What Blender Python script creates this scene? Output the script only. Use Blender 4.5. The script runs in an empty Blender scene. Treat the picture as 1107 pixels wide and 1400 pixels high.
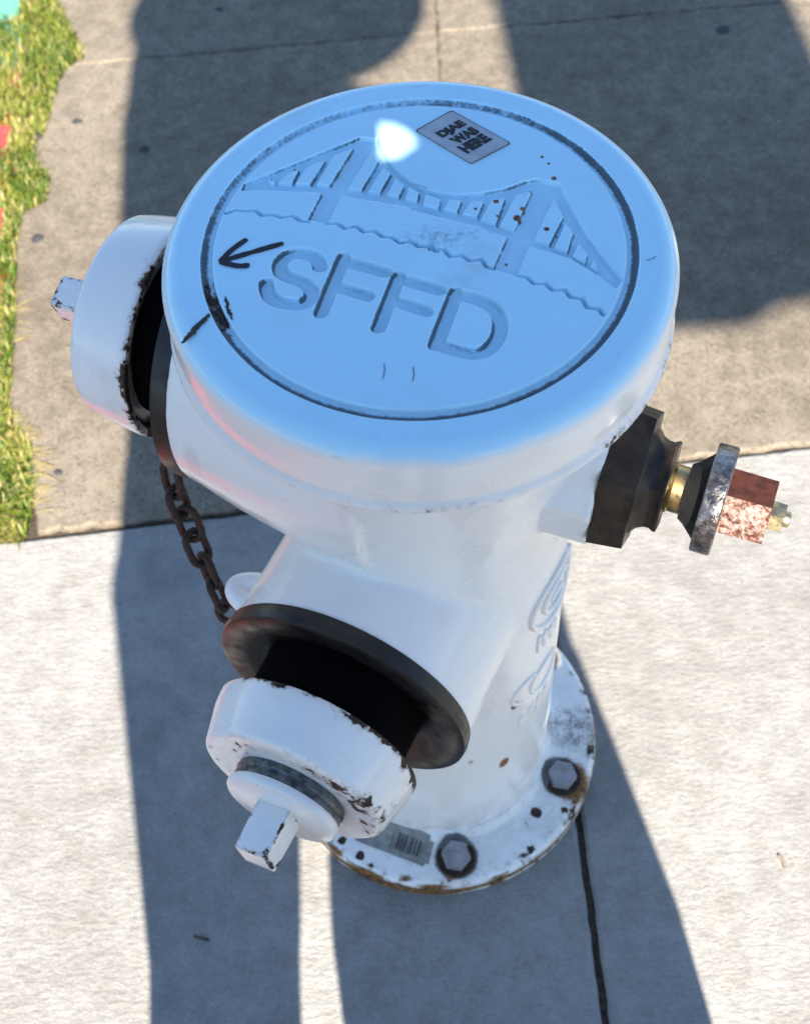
import bpy, bmesh, math, random
import numpy as np
from mathutils import Matrix, Vector, Euler

random.seed(4)
rng = np.random.default_rng(7)
SC = bpy.context.scene
COL = SC.collection
R = math.radians

# ------------------------------------------------------------------ camera
cam_d = bpy.data.cameras.new('camera')
cam = bpy.data.objects.new('camera', cam_d)
COL.objects.link(cam)
cam.matrix_world = (Matrix.Translation((0.0, -0.5527, 1.2859)) @ Matrix.Rotation(R(1.855), 4, 'Z')
                    @ Matrix.Rotation(R(33.074), 4, 'X') @ Matrix.Rotation(R(-3.771), 4, 'Z'))
cam_d.sensor_fit = 'HORIZONTAL'
cam_d.sensor_width = 36.0
cam_d.lens = 60.15
cam_d.clip_start = 0.01
cam_d.clip_end = 500.0
cam_d.dof.use_dof = True
cam_d.dof.focus_distance = 0.86
cam_d.dof.aperture_fstop = 13.0
SC.camera = cam

# ------------------------------------------------------------------ sky, sun, exposure
SUN_ELEV = R(41.0)
SHADOW_DIR = Vector((-0.09, 1.0, 0.0)).normalized()          # where shadows fall on the pavement
LIGHT_DIR = (SHADOW_DIR * math.cos(SUN_ELEV) + Vector((0, 0, -math.sin(SUN_ELEV)))).normalized()
world = bpy.data.worlds.new('World')
SC.world = world
world.use_nodes = True
wn = world.node_tree.nodes
wl = world.node_tree.links
sky = wn.new('ShaderNodeTexSky')
sky.sky_type = 'NISHITA'
sky.sun_disc = False
sky.sun_elevation = SUN_ELEV
sky.sun_rotation = math.atan2(-SHADOW_DIR.x, -SHADOW_DIR.y)
sky.altitude = 30.0
sky.air_density = 1.0
sky.dust_density = 0.0
sky.ozone_density = 3.2
wl.new(sky.outputs[0], wn['Background'].inputs[0])
wn['Background'].inputs[1].default_value = 0.090
sun_d = bpy.data.lights.new('sun', 'SUN')
sun_d.energy = 5.0
sun_d.angle = R(0.53)
sun_d.color = (1.0, 0.915, 0.79)
sun = bpy.data.objects.new('sun', sun_d)
COL.objects.link(sun)
sun.rotation_euler = LIGHT_DIR.to_track_quat('-Z', 'Y').to_euler()
SC.view_settings.view_transform = 'Standard'
SC.view_settings.look = 'None'
SC.view_settings.gamma = 1.0
SC.view_settings.use_curve_mapping = False
SC.view_settings.exposure = 1.58

# ------------------------------------------------------------------ helpers
def link(o, parent=None):
    COL.objects.link(o)
    if parent is not None:
        o.parent = parent
    return o

def empty(name, loc=(0, 0, 0)):
    o = bpy.data.objects.new(name, None)
    o.empty_display_size = 0.1
    o.location = loc
    return link(o)

def tag(o, label=None, cat=None, group=None, kind=None):
    if label: o['label'] = label
    if cat: o['category'] = cat
    if group: o['group'] = group
    if kind: o['kind'] = kind
    return o

def mesh_obj(name, verts, faces, mat, parent=None, smooth=None, attrs=None):
    me = bpy.data.meshes.new(name)
    me.from_pydata([tuple(v) for v in verts], [], [tuple(f) for f in faces])
    me.update()
    finish(me, mat, smooth, attrs)
    return link(bpy.data.objects.new(name, me), parent)

def finish(me, mat, smooth=None, attrs=None):
    if mat is not None and not me.materials:
        me.materials.append(mat)
    if smooth is not None:
        me.polygons.foreach_set('use_smooth', [True] * len(me.polygons))
        if smooth < 180:
            me.set_sharp_from_angle(angle=R(smooth))
    if attrs:
        for k, v in attrs.items():
            a = me.attributes.new(k, 'FLOAT', 'POINT')
            a.data.foreach_set('value', np.asarray(v, dtype=np.float32))

def axis_mat(az, h, L=0.0):
    """Local +Z runs outward along a horizontal axis at azimuth az (deg), height h; local +Y is up."""
    n = Vector((math.cos(R(az)), math.sin(R(az)), 0))
    up = Vector((0, 0, 1))
    x = up.cross(n)
    m = Matrix((x, up, n)).transposed().to_4x4()
    m.translation = n * L + Vector((0, 0, h))
    return m

def lathe(name, prof, mat, parent, seg=96, M=None, smooth=40, sub=None, attr_fn=None, closed=False):
    """prof: list of (r, z[, chip]); revolved about Z. sub = max step along the profile."""
    P = [tuple(p) + ((0.0,) if len(p) == 2 else ()) for p in prof]
    if sub:
        Q = [P[0]]
        for a, b in zip(P, P[1:]):
            n = max(1, int(math.hypot(b[0] - a[0], b[1] - a[1]) / sub))
            for i in range(1, n + 1):
                t = i / n
                Q.append(tuple(a[k] + (b[k] - a[k]) * t for k in range(3)))
        P = Q
    verts, faces, chip = [], [], []
    for r, z, c in P:
        for i in range(seg):
            a = 2 * math.pi * i / seg
            verts.append((r * math.cos(a), r * math.sin(a), z)); chip.append(c)
    n = len(P)
    for k in range(n - 1):
        for i in range(seg):
            j = (i + 1) % seg
            faces.append((k * seg + i, k * seg + j, (k + 1) * seg + j, (k + 1) * seg + i))
    if not closed:
        if P[0][0] > 1e-6: faces.append(tuple(reversed(range(seg))))
        if P[-1][0] > 1e-6: faces.append(tuple((n - 1) * seg + i for i in range(seg)))
    attrs = {'chip': chip}
    if attr_fn:
        attrs.update(attr_fn(np.array(verts)))
    if M is not None:
        verts = [M @ Vector(v) for v in verts]
    return mesh_obj(name, verts, faces, mat, parent, smooth, attrs)

def arc(cr, cz, rad, a0, a1, n=6, chip=0.0):
    return [(cr + rad * math.cos(R(a0 + (a1 - a0) * i / n)), cz + rad * math.sin(R(a0 + (a1 - a0) * i / n)), chip) for i in range(n + 1)]

def prism(name, n, r0, r1, z0, z1, mat, parent, M, roll=0.0, bevel=0.0015, chips=0.0, subd=0):
    """n-sided tapered prism along local Z with bevelled edges."""
    bm = bmesh.new()
    lo = [bm.verts.new((r0 * math.cos(2 * math.pi * i / n + roll), r0 * math.sin(2 * math.pi * i / n + roll), z0)) for i in range(n)]
    hi = [bm.verts.new((r1 * math.cos(2 * math.pi * i / n + roll), r1 * math.sin(2 * math.pi * i / n + roll), z1)) for i in range(n)]
    bm.faces.new(list(reversed(lo))); bm.faces.new(hi)
    for i in range(n):
        j = (i + 1) % n
        bm.faces.new((lo[i], lo[j], hi[j], hi[i]))
    if subd:
        bmesh.ops.subdivide_edges(bm, edges=bm.edges[:], cuts=subd, use_grid_fill=True)
    sharp = [e for e in bm.edges if len(e.link_faces) == 2 and e.calc_face_angle() > 0.4]
    ev = {v for e in sharp for v in e.verts}
    if bevel:
        bmesh.ops.bevel(bm, geom=sharp, offset=bevel, segments=2, affect='EDGES', profile=0.6)
    me = bpy.data.meshes.new(name)
    # chip weight: close to the original sharp edges
    bm.verts.ensure_lookup_table()
    cw = []
    for v in bm.verts:
        ang = max([e.calc_face_angle(0) for e in v.link_edges if len(e.link_faces) == 2] or [0])
        cw.append(chips if ang > 0.1 else 0.0)
    bm.transform(M)
    bm.normal_update()
    bm.to_mesh(me); bm.free()
    finish(me, mat, 35, {'chip': cw})
    return link(bpy.data.objects.new(name, me), parent)

def tube_rings(path, radii, seg=10, cap=True):
    path = [Vector(p) for p in path]
    verts, faces = [], []
    n = len(path)
    t0 = (path[1] - path[0]).normalized()
    ref = Vector((0, 0, 1)) if abs(t0.z) < 0.9 else Vector((1, 0, 0))
    u = t0.cross(ref).normalized()
    for i, p in enumerate(path):
        t = (path[min(i + 1, n - 1)] - path[max(i - 1, 0)]).normalized()
        u = (u - t * u.dot(t)).normalized()
        w = t.cross(u)
        for k in range(seg):
            a = 2 * math.pi * k / seg
            verts.append(p + (u * math.cos(a) + w * math.sin(a)) * radii[i])
    for i in range(n - 1):
        for k in range(seg):
            j = (k + 1) % seg
            faces.append((i * seg + k, i * seg + j, (i + 1) * seg + j, (i + 1) * seg + k))
    if cap:
        faces.append(tuple(reversed(range(seg)))); faces.append(tuple((n - 1) * seg + k for k in range(seg)))
    return verts, faces

def capsule(p0, p1, r0, r1, seg=16, squash=None):
    """closed tapered capsule; squash = (axis vector, factor) flattens it."""
    p0, p1 = Vector(p0), Vector(p1)
    d = (p1 - p0).normalized() if (p1 - p0).length > 1e-6 else Vector((0, 0, 1))
    L = (p1 - p0).length
    prof = [(r0 * math.cos(R(a)), r0 * math.sin(R(a))) for a in range(-80, 1, 16)] + [(r1 * math.cos(R(a)), L + r1 * math.sin(R(a))) for a in range(0, 81, 16)]
    ref = Vector((1, 0, 0)) if abs(d.x) < 0.9 else Vector((0, 1, 0))
    u = d.cross(ref).normalized(); w = d.cross(u)
    verts, faces = [], []
    for r, z in prof:
        for k in range(seg):
            a = 2 * math.pi * k / seg
            q = (u * math.cos(a) + w * math.sin(a)) * r + d * z
            if squash:
                ax, f = squash; q = q - ax * q.dot(ax) * (1 - f)
            verts.append(p0 + q)
    n = len(prof)
    for i in range(n - 1):
        for k in range(seg):
            j = (k + 1) % seg
            faces.append((i * seg + k, i * seg + j, (i + 1) * seg + j, (i + 1) * seg + k))
    faces.append(tuple(reversed(range(seg)))); faces.append(tuple((n - 1) * seg + k for k in range(seg)))
    return verts, faces

def merge(parts):
    V, F = [], []
    for v, f in parts:
        o = len(V); V += list(v); F += [tuple(i + o for i in q) for q in f]
    return V, F

def voxel_solid(name, parts, voxel, smooth_it, mat, parent, attr_fn=None, smooth_fac=0.5):
    """Fuse overlapping closed shells into one continuous casting with soft fillets."""
    V, F = merge(parts)
    me = bpy.data.meshes.new(name + '_shell')
    me.from_pydata([tuple(v) for v in V], [], F); me.update()
    bm = bmesh.new(); bm.from_mesh(me); bmesh.ops.recalc_face_normals(bm, faces=bm.faces[:]); bm.to_mesh(me); bm.free()
    o = bpy.data.objects.new(name + '_shell', me); COL.objects.link(o)
    m = o.modifiers.new('r', 'REMESH'); m.mode = 'VOXEL'; m.voxel_size = voxel; m.use_smooth_shade = True
    s = o.modifiers.new('s', 'SMOOTH'); s.factor = smooth_fac; s.iterations = smooth_it
    dg = bpy.context.evaluated_depsgraph_get(); dg.update()
    res = bpy.data.meshes.new_from_object(o.evaluated_get(dg))
    bpy.data.objects.remove(o); bpy.data.meshes.remove(me)
    res.name = name
    res.materials.clear()
    attrs = None
    if attr_fn:
        co = np.empty(len(res.vertices) * 3, dtype=np.float32); res.vertices.foreach_get('co', co)
        attrs = attr_fn(co.reshape(-1, 3))
    finish(res, mat, 180, attrs)
    return link(bpy.data.objects.new(name, res), parent)

# ------------------------------------------------------------------ materials
class NT:
    def __init__(s, name):
        s.m = bpy.data.materials.new(name); s.m.use_nodes = True
        s.t = s.m.node_tree; s.b = s.t.nodes['Principled BSDF']
        s._co = None
    def n(s, typ, **kw):
        x = s.t.nodes.new(typ)
        for k, v in kw.items(): setattr(x, k, v)
        return x
    def l(s, a, b): s.t.links.new(a, b)
    def val(s, sock, v):
        if hasattr(v, 'is_output') or isinstance(v, bpy.types.NodeSocket): s.l(v, sock)
        else: sock.default_value = v
    def co(s, kind='Object'):
        if s._co is None: s._co = s.n('ShaderNodeTexCoord')
        return s._co.outputs[kind]
    def mapping(s, scale=(1, 1, 1), rot=(0, 0, 0), kind='Object'):
        m = s.n('ShaderNodeMapping'); s.l(s.co(kind), m.inputs[0]); m.inputs['Scale'].default_value = scale; m.inputs['Rotation'].default_value = rot
        return m.outputs[0]
    def noise(s, scale, detail=4, rough=0.55, vec=None, dist=0.0):
        x = s.n('ShaderNodeTexNoise'); s.l(vec if vec is not None else s.co(), x.inputs['Vector'])
        x.inputs['Scale'].default_value = scale; x.inputs['Detail'].default_value = detail; x.inputs['Roughness'].default_value = rough; x.inputs['Distortion'].default_value = dist
        return x.outputs[0]
    def voro(s, scale, feature='F1', vec=None, out='Distance'):
        x = s.n('ShaderNodeTexVoronoi', feature=feature); s.l(vec if vec is not None else s.co(), x.inputs['Vector']); x.inputs['Scale'].default_value = scale
        return x.outputs[out]
    def math(s, op, a, b=0.0, c=0.0, clamp=False):
        x = s.n('ShaderNodeMath', operation=op, use_clamp=clamp)
        s.val(x.inputs[0], a); s.val(x.inputs[1], b)
        if op in ('MULTIPLY_ADD',): s.val(x.inputs[2], c)
        return x.outputs[0]
    def ramp(s, v, a, b, lo=0.0, hi=1.0):
        x = s.n('ShaderNodeMapRange', interpolation_type='SMOOTHSTEP'); s.val(x.inputs['Value'], v)
        x.inputs['From Min'].default_value = a; x.inputs['From Max'].default_value = b; x.inputs['To Min'].default_value = lo; x.inputs['To Max'].default_value = hi
        return x.outputs[0]
    def mix(s, f, a, b):
        x = s.n('ShaderNodeMix', data_type='RGBA'); s.val(x.inputs[0], f)
        for sock, v in ((x.inputs[6], a), (x.inputs[7], b)):
            if isinstance(v, tuple): sock.default_value = v + (1,) if len(v) == 3 else v
            else: s.l(v, sock)
        return x.outputs[2]
    def attr(s, name):
        x = s.n('ShaderNodeAttribute'); x.attribute_name = name
        return x.outputs['Fac']
    def bump(s, h, strength, dist=0.001, prev=None):
        x = s.n('ShaderNodeBump'); s.l(h, x.inputs['Height']); x.inputs['Strength'].default_value = strength; x.inputs['Distance'].default_value = dist
        if prev is not None: s.l(prev, x.inputs['Normal'])
        return x.outputs[0]
    def out(s, color=None, rough=None, metal=None, normal=None, spec=None, coat=None):
        b = s.b
        if color is not None: s.val(b.inputs['Base Color'], color + (1,) if isinstance(color, tuple) and len(color) == 3 else color)
        if rough is not None: s.val(b.inputs['Roughness'], rough)
        if metal is not None: s.val(b.inputs['Metallic'], metal)
        if normal is not None: s.l(normal, b.inputs['Normal'])
        if spec is not None: b.inputs['Specular IOR Level'].default_value = spec
        if coat is not None: b.inputs['Coat Weight'].default_value = coat
        return s.m

def paint_material(name, tone=(0.91, 0.88, 0.83), speck=0.5, sky_tint=None):
    """Thick white enamel on cast iron: orange peel, chips to dark iron, rust bleeding, grime."""
    t = NT(name)
    chip, rust, grime = t.attr('chip'), t.attr('rust'), t.attr('grime')
    n1, n2, n3 = t.noise(95, 5, 0.65), t.noise(26, 4, 0.6), t.noise(420, 2, 0.5)
    # chipped flakes: where the weight beats the noise
    nn = t.math('ADD', t.math('MULTIPLY', n1, 0.65), t.math('MULTIPLY', n2, 0.45))
    chipf = t.ramp(t.math('SUBTRACT', chip, nn), -0.02, 0.015)
    sp = t.math('MULTIPLY', t.ramp(n1, 0.74 - 0.03 * speck, 0.765 - 0.03 * speck), t.ramp(n2, 0.5, 0.62))
    chipf = t.math('MAXIMUM', chipf, sp)
    rustf = t.ramp(t.math('SUBTRACT', rust, t.math('MULTIPLY', nn, 0.9)), -0.12, 0.28)
    halo = t.math('MULTIPLY', t.ramp(t.math('SUBTRACT', chip, nn), -0.10, 0.0), 0.35)
    grimef = t.ramp(t.math('SUBTRACT', grime, t.math('ADD', t.math('MULTIPLY', n1, 0.55), t.math('MULTIPLY', n3, 0.42))), -0.12, 0.22)
    dirt = t.ramp(t.noise(11, 6, 0.68), 0.48, 0.80, 0.0, 0.42)
    tone2 = tuple(c * k for c, k in zip(tone, (0.88, 0.85, 0.80)))
    col = t.mix(dirt, tone, tone2)
    if sky_tint: col = t.mix(t.math('MULTIPLY', t.attr('sky_tint'), 1.0, clamp=True), col, sky_tint)
    col = t.mix(t.math('MULTIPLY', t.ramp(t.noise(180, 3, 0.6), 0.62, 0.8), 0.10), col, (0.45, 0.44, 0.42))
    streak = t.noise(1.0, 5, 0.65, t.mapping((60, 60, 9)))
    col = t.mix(t.ramp(t.math('MULTIPLY', streak, t.ramp(t.noise(6, 3), 0.35, 0.7)), 0.30, 0.55, 0.0, 0.26), col, (0.40, 0.37, 0.33))
    col = t.mix(t.math('MULTIPLY', grimef, 0.86), col, (0.045, 0.045, 0.05))
    col = t.mix(halo, col, (0.30, 0.15, 0.06))
    rc = t.mix(t.ramp(n3, 0.30, 0.62), (0.05, 0.022, 0.010), (0.30, 0.135, 0.035))
    col = t.mix(rustf, col, rc)
    cc = t.mix(t.ramp(n3, 0.4, 0.7), (0.012, 0.011, 0.011), (0.10, 0.045, 0.018))
    col = t.mix(chipf, col, cc)
    peel = t.noise(330, 2, 0.45)
    wavy = t.noise(48, 2, 0.4)
    h = t.math('ADD', t.math('MULTIPLY', peel, 0.16), t.math('ADD', t.math('MULTIPLY', wavy, 0.6), t.math('MULTIPLY', t.noise(130, 3, 0.6), 0.22)))
    h = t.math('SUBTRACT', h, t.math('MULTIPLY', chipf, 0.8))
    nrm = t.bump(h, 0.34, 0.0012)
    bad = t.math('MAXIMUM', t.math('MAXIMUM', chipf, rustf), grimef)
    rough = t.math('ADD', t.ramp(bad, 0, 1, 0.14, 0.70), t.ramp(t.noise(17, 5, 0.65), 0.42, 0.72, 0.0, 0.26))
    return t.out(col, rough, 0.0, nrm, 0.5)

M_PAINT = paint_material('white_enamel')
M_LIDPAINT = paint_material('lid_enamel_with_sky_blue', (0.54, 0.84, 0.98), 0.6)  # white enamel with blue skylight painted into its base colour
M_RIMPAINT = paint_material('lid_rim_enamel', (0.91, 0.87, 0.82), 0.4, (0.54, 0.84, 0.98))  # second colour repeats the painted skylight blue on the shoulder

def metal_material(name, c1, c2, rough=(0.35, 0.7), metal=0.9, scale=60, bump=0.3, bscale=200):
    t = NT(name)
    f = t.ramp(t.noise(scale, 5, 0.65), 0.35, 0.7)
    r = t.ramp(t.noise(scale * 1.7, 3, 0.5), 0.3, 0.7, *rough)
    return t.out(t.mix(f, c1, c2), r, metal, t.bump(t.noise(bscale, 3, 0.6), bump, 0.001), 0.5)

M_BRONZE_DARK = metal_material('blackened_bronze', (0.066, 0.047, 0.032), (0.025, 0.018, 0.013), (0.34, 0.6), 0.4, 45, 0.3, 260)
M_GASKET = metal_material('black_gasket_ring', (0.022, 0.017, 0.014), (0.008, 0.007, 0.0065), (0.26, 0.55), 0.1, 35, 0.15, 150)
M_BRASS = metal_material('worn_brass', (0.50, 0.36, 0.16), (0.24, 0.17, 0.09), (0.25, 0.5), 1.0, 70, 0.25, 180)
M_STEEL = metal_material('dull_steel', (0.30, 0.29, 0.29), (0.09, 0.07, 0.06), (0.25, 0.5), 1.0, 120, 0.9, 260)
M_BLACK = metal_material('black_iron', (0.004, 0.004, 0.004), (0.009, 0.008, 0.007), (0.7, 0.9), 0.0, 60, 0.2, 200)
M_GREYRING = metal_material('grey_scuffed_ring', (0.17, 0.18, 0.18), (0.014, 0.017, 0.02), (0.25, 0.55), 0.5, 130, 0.5, 240)
M_NUTGOLD = metal_material('zinc_yellow_nut', (0.62, 0.52, 0.30), (0.45, 0.38, 0.25), (0.3, 0.5), 1.0, 90, 0.2, 200)
M_CHAIN = metal_material('rusty_chain', (0.030, 0.025, 0.023), (0.095, 0.036, 0.016), (0.45, 0.8), 0.4, 130, 0.6, 400)
M_WASHER = metal_material('rust_black_washer', (0.020, 0.014, 0.011), (0.06, 0.03, 0.016), (0.6, 0.85), 0.2, 150, 0.6, 300)
M_BOLT = metal_material('weathered_bolt', (0.36, 0.35, 0.37), (0.24, 0.22, 0.22), (0.4, 0.6), 0.25, 90, 0.4, 300)

def copper_nut():
    t = NT('bronze_nut_with_white_paint_rests')
    n = t.math('ADD', t.math('MULTIPLY', t.noise(75, 5, 0.7), 0.7), t.math('MULTIPLY', t.noise(300, 3, 0.6), 0.3))
    f = t.ramp(t.math('ADD', n, t.math('MULTIPLY', t.attr('white'), 0.75)), 0.86, 1.10)
    br = t.mix(t.ramp(t.noise(140, 4), 0.35, 0.7), (0.15, 0.045, 0.022), (0.07, 0.022, 0.012))
    return t.out(t.mix(f, br, (0.30, 0.235, 0.205)), t.ramp(f, 0, 1, 0.38, 0.6), t.ramp(f, 0, 1, 0.5, 0.0), t.bump(f, 0.3, 0.0008))
M_COPPER = copper_nut()

def flat(name, c, rough=0.5, vary=0.0, scale=60, bump=0.0, spec=0.5):
    t = NT(name)
    col = t.mix(t.ramp(t.noise(scale, 5, 0.6), 0.3, 0.7), tuple(x * (1 - vary) for x in c), tuple(min(1, x * (1 + vary)) for x in c))
    return t.out(col, rough, 0, t.bump(t.noise(scale * 3, 3), bump, 0.002) if bump else None, spec)

M_INK = flat('black_marker_ink', (0.008, 0.008, 0.012), 0.45, 0.2)
M_STICKER = flat('clear_grey_sticker', (0.42, 0.44, 0.46), 0.35, 0.10, 90)
M_LABEL = flat('weathered_grey_label', (0.27, 0.26, 0.235), 0.6, 0.22, 160)
M_BARS = flat('faded_bar_ink', (0.045, 0.045, 0.05), 0.6, 0.3, 300)

def concrete(name, base, dark, pale, kind):
    t = NT(name)
    big = t.noise(2.3, 5, 0.6)
    mid = t.noise(34, 5, 0.62)
    fine = t.noise(330, 4, 0.7)
    grit = t.voro(260 if kind == 'old' else 420)
    gcol = t.voro(260 if kind == 'old' else 420, out='Color')
    v = t.math('ADD', t.math('MULTIPLY', big, 0.35), t.math('ADD', t.math('MULTIPLY', mid, 0.35), t.math('MULTIPLY', fine, 0.3)))
    v = t.math('ADD', v, t.math('MULTIPLY', t.math('SUBTRACT', t.noise(150, 5, 0.75), 0.5), 0.30))
    col = t.mix(t.ramp(v, 0.38, 0.62), dark, pale)
    col = t.mix(0.30, col, base)
    sep = t.n('ShaderNodeSeparateColor'); t.l(gcol, sep.inputs[0])
    if kind == 'old':
        col = t.mix(t.math('MULTIPLY', t.ramp(sep.outputs[0], 0.72, 0.88), t.ramp(grit, 0.6, 0.25, 0, 0.75)), col, tuple(x * 0.40 for x in base))
        col = t.mix(t.math('MULTIPLY', t.ramp(sep.outputs[1], 0.74, 0.92), t.ramp(grit, 0.55, 0.2, 0, 0.6)), col, tuple(min(1, x * 1.6) for x in base))
        h = t.math('ADD', t.math('MULTIPLY', fine, 0.6), t.math('MULTIPLY', mid, 0.5))
        nrm = t.bump(h, 0.75, 0.0045)
    else:
        broom = t.noise(1.0, 4, 0.62, t.mapping((90, 200, 30), (0, 0, R(-5.5))))
        broom2 = t.noise(1.0, 3, 0.6, t.mapping((34, 66, 30), (0, 0, R(-5.5))))
        col = t.mix(t.math('MULTIPLY', t.ramp(broom, 0.50, 0.34), 0.20), col, tuple(x * 0.62 for x in base))
        col = t.mix(t.math('MULTIPLY', t.ramp(broom2, 0.47, 0.30), 0.17), col, tuple(x * 0.66 for x in base))
        col = t.mix(t.math('MULTIPLY', t.ramp(sep.outputs[0], 0.90, 0.97), t.ramp(grit, 0.5, 0.2, 0, 0.5)), col, (0.16, 0.14, 0.12))
        # small dark pits and specks
        col = t.mix(t.ramp(t.noise(700, 2, 0.6), 0.40, 0.62, 0.35, 0.0), col, tuple(x * 0.6 for x in base))
        pit = t.math('MULTIPLY', t.ramp(t.noise(150, 4, 0.65), 0.64, 0.72), t.ramp(t.noise(14, 3), 0.38, 0.58))
        pit = t.math('MAXIMUM', pit, t.math('MULTIPLY', t.ramp(t.noise(52, 5, 0.7), 0.66, 0.74), t.ramp(t.noise(9, 3), 0.42, 0.6)))
        col = t.mix(t.math('MULTIPLY', pit, 0.78), col, (0.075, 0.062, 0.052))
        col = t.mix(t.ramp(t.noise(21, 5, 0.65), 0.50, 0.72, 0.0, 0.30), col, (0.17, 0.14, 0.115))
        h = t.math('ADD', t.math('MULTIPLY', broom, 0.8), t.math('ADD', t.math('MULTIPLY', broom2, 0.6), t.math('MULTIPLY', fine, 0.35)))
        nrm = t.bump(h, 0.62, 0.0042)
    stain = t.math('MULTIPLY', t.ramp(t.noise(8, 6, 0.62), 0.52, 0.70), 0.42)
    col = t.mix(stain, col, tuple(x * 0.55 for x in base))
    return t.out(col, 0.88, 0, nrm, 0.3)

M_NEW = concrete('pale_broomed_concrete', (0.328, 0.315, 0.292), (0.205, 0.195, 0.178), (0.396, 0.384, 0.362), 'new')
M_OLD = concrete('old_tan_concrete', (0.212, 0.175, 0.130), (0.120, 0.096, 0.068), (0.300, 0.254, 0.196), 'old')
M_JOINT = flat('joint_dirt', (0.062, 0.046, 0.033), 0.95, 0.55, 170, 0.8)
M_ASPHALT = flat('asphalt', (0.05, 0.05, 0.052), 0.9, 0.3, 220, 0.7)
M_SOIL = flat('soil', (0.075, 0.05, 0.032), 0.95, 0.4, 120, 0.8)
M_GUM = flat('trodden_gum', (0.050, 0.048, 0.050), 0.8, 0.25, 200, 0.4)

def curb_material():
    t = NT('painted_curb')
    sep = t.n('ShaderNodeSeparateXYZ'); t.l(t.co(), sep.inputs[0])
    g = t.ramp(t.math('ADD', sep.outputs[1], t.math('MULTIPLY', t.noise(30, 3), 0.03)), 1.10, 1.115)
    c = t.mix(g, (0.42, 0.065, 0.062), (0.12, 0.36, 0.26))
    c = t.mix(t.math('MULTIPLY', t.ramp(t.noise(60, 5, 0.7), 0.6, 0.72), 0.5), c, (0.36, 0.33, 0.3))
    return t.out(c, 0.6, 0, t.bump(t.noise(200, 3), 0.3, 0.002))
M_CURB = curb_material()

def grass_material():
    t = NT('grass_blades')
    a = t.attr('hue')
    x = t.n('ShaderNodeValToRGB'); t.l(a, x.inputs[0])
    cr = x.color_ramp
    cr.elements[0].position = 0.0; cr.elements[0].color = (0.07, 0.14, 0.015, 1)
    cr.elements[1].position = 1.0; cr.elements[1].color = (0.50, 0.40, 0.19, 1)
    for p, c in ((0.35, (0.17, 0.22, 0.025)), (0.62, (0.33, 0.34, 0.06)), (0.82, (0.45, 0.39, 0.13))):
        e = cr.elements.new(p); e.color = c + (1,)
    t.out(x.outputs[0], 0.5, 0, None, 0.4)
    tr = t.n('ShaderNodeBsdfTranslucent'); t.l(x.outputs[0], tr.inputs[0])
    ms = t.n('ShaderNodeMixShader'); ms.inputs[0].default_value = 0.3
    t.l(t.b.outputs[0], ms.inputs[1]); t.l(tr.outputs[0], ms.inputs[2])
    t.l(ms.outputs[0], t.t.nodes['Material Output'].inputs[0])
    return t.m
M_GRASS = grass_material()

# ================================================================== SETTING
def curb_x(y): return -0.535 - 0.09 * (y - 0.75)
def l1(x): return 0.3135 + 0.095 * x           # joint between the pale new slabs and the old ones
def l2(x): return 1.122 + 0.069 * x            # joint across the old slabs
def v1(y): return 0.1325 - 0.036 * y           # joint between the two new slabs
V2 = 0.040

ground = mesh_obj('ground', [(-150, -150, -0.16), (150, -150, -0.16), (150, 150, -0.16), (-150, 150, -0.16)], [(0, 1, 2, 3)], M_ASPHALT)
tag(ground, 'dark asphalt ground beyond the kerb and pavement', 'ground', kind='structure')

sidewalk = mesh_obj('sidewalk', [(curb_x(-5) - 0.01, -5, -0.0065), (5, -5, -0.0065), (5, 6, -0.0065), (curb_x(6) + 0.0, 6, -0.0065)], [(0, 1, 2, 3)], M_JOINT)
tag(sidewalk, 'concrete pavement of pale new slabs and older tan slabs', 'sidewalk', kind='structure')

def densify(poly, step, jit):
    out = []
    for a, b, j in poly_edges(poly):
        n = max(1, int(math.hypot(b[0] - a[0], b[1] - a[1]) / step)) if j else 1
        for i in range(n):
            t = i / n
            out.append((a[0] + (b[0] - a[0]) * t + (random.gauss(0, jit) if j and i else 0), a[1] + (b[1] - a[1]) * t + (random.gauss(0, jit) if j and i else 0)))
    return out
def poly_edges(poly):
    n = len(poly)
    return [(poly[i][:2], poly[(i + 1) % n][:2], poly[i][2]) for i in range(n)]

def slab(poly, mat, top=0.0, bevel=0.004, jit=0.0012):
    pts = densify(poly, 0.012, jit)
    bm = bmesh.new()
    vs = [bm.verts.new((x, y, top)) for x, y in pts]
    f = bm.faces.new(vs)
    bm.normal_update()
    if f.normal.z < 0: f.normal_flip()
    r = bmesh.ops.inset_individual(bm, faces=[f], thickness=bevel, use_even_offset=False)
    for v in vs: v.co.z = top - bevel * 0.8
    rim = [e for e in bm.edges if e.is_boundary]
    ex = bmesh.ops.extrude_edge_only(bm, edges=rim)
    for g in ex['geom']:
        if isinstance(g, bmesh.types.BMVert): g.co.z = -0.10
    bmesh.ops.triangulate(bm, faces=[x for x in bm.faces if len(x.verts) > 4])
    me = bpy.data.meshes.new('concrete_slab'); bm.to_mesh(me); bm.free()
    finish(me, mat)
    return link(bpy.data.objects.new('concrete_slab', me), sidewalk)

g1, g2 = 0.0035, 0.0035
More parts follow.
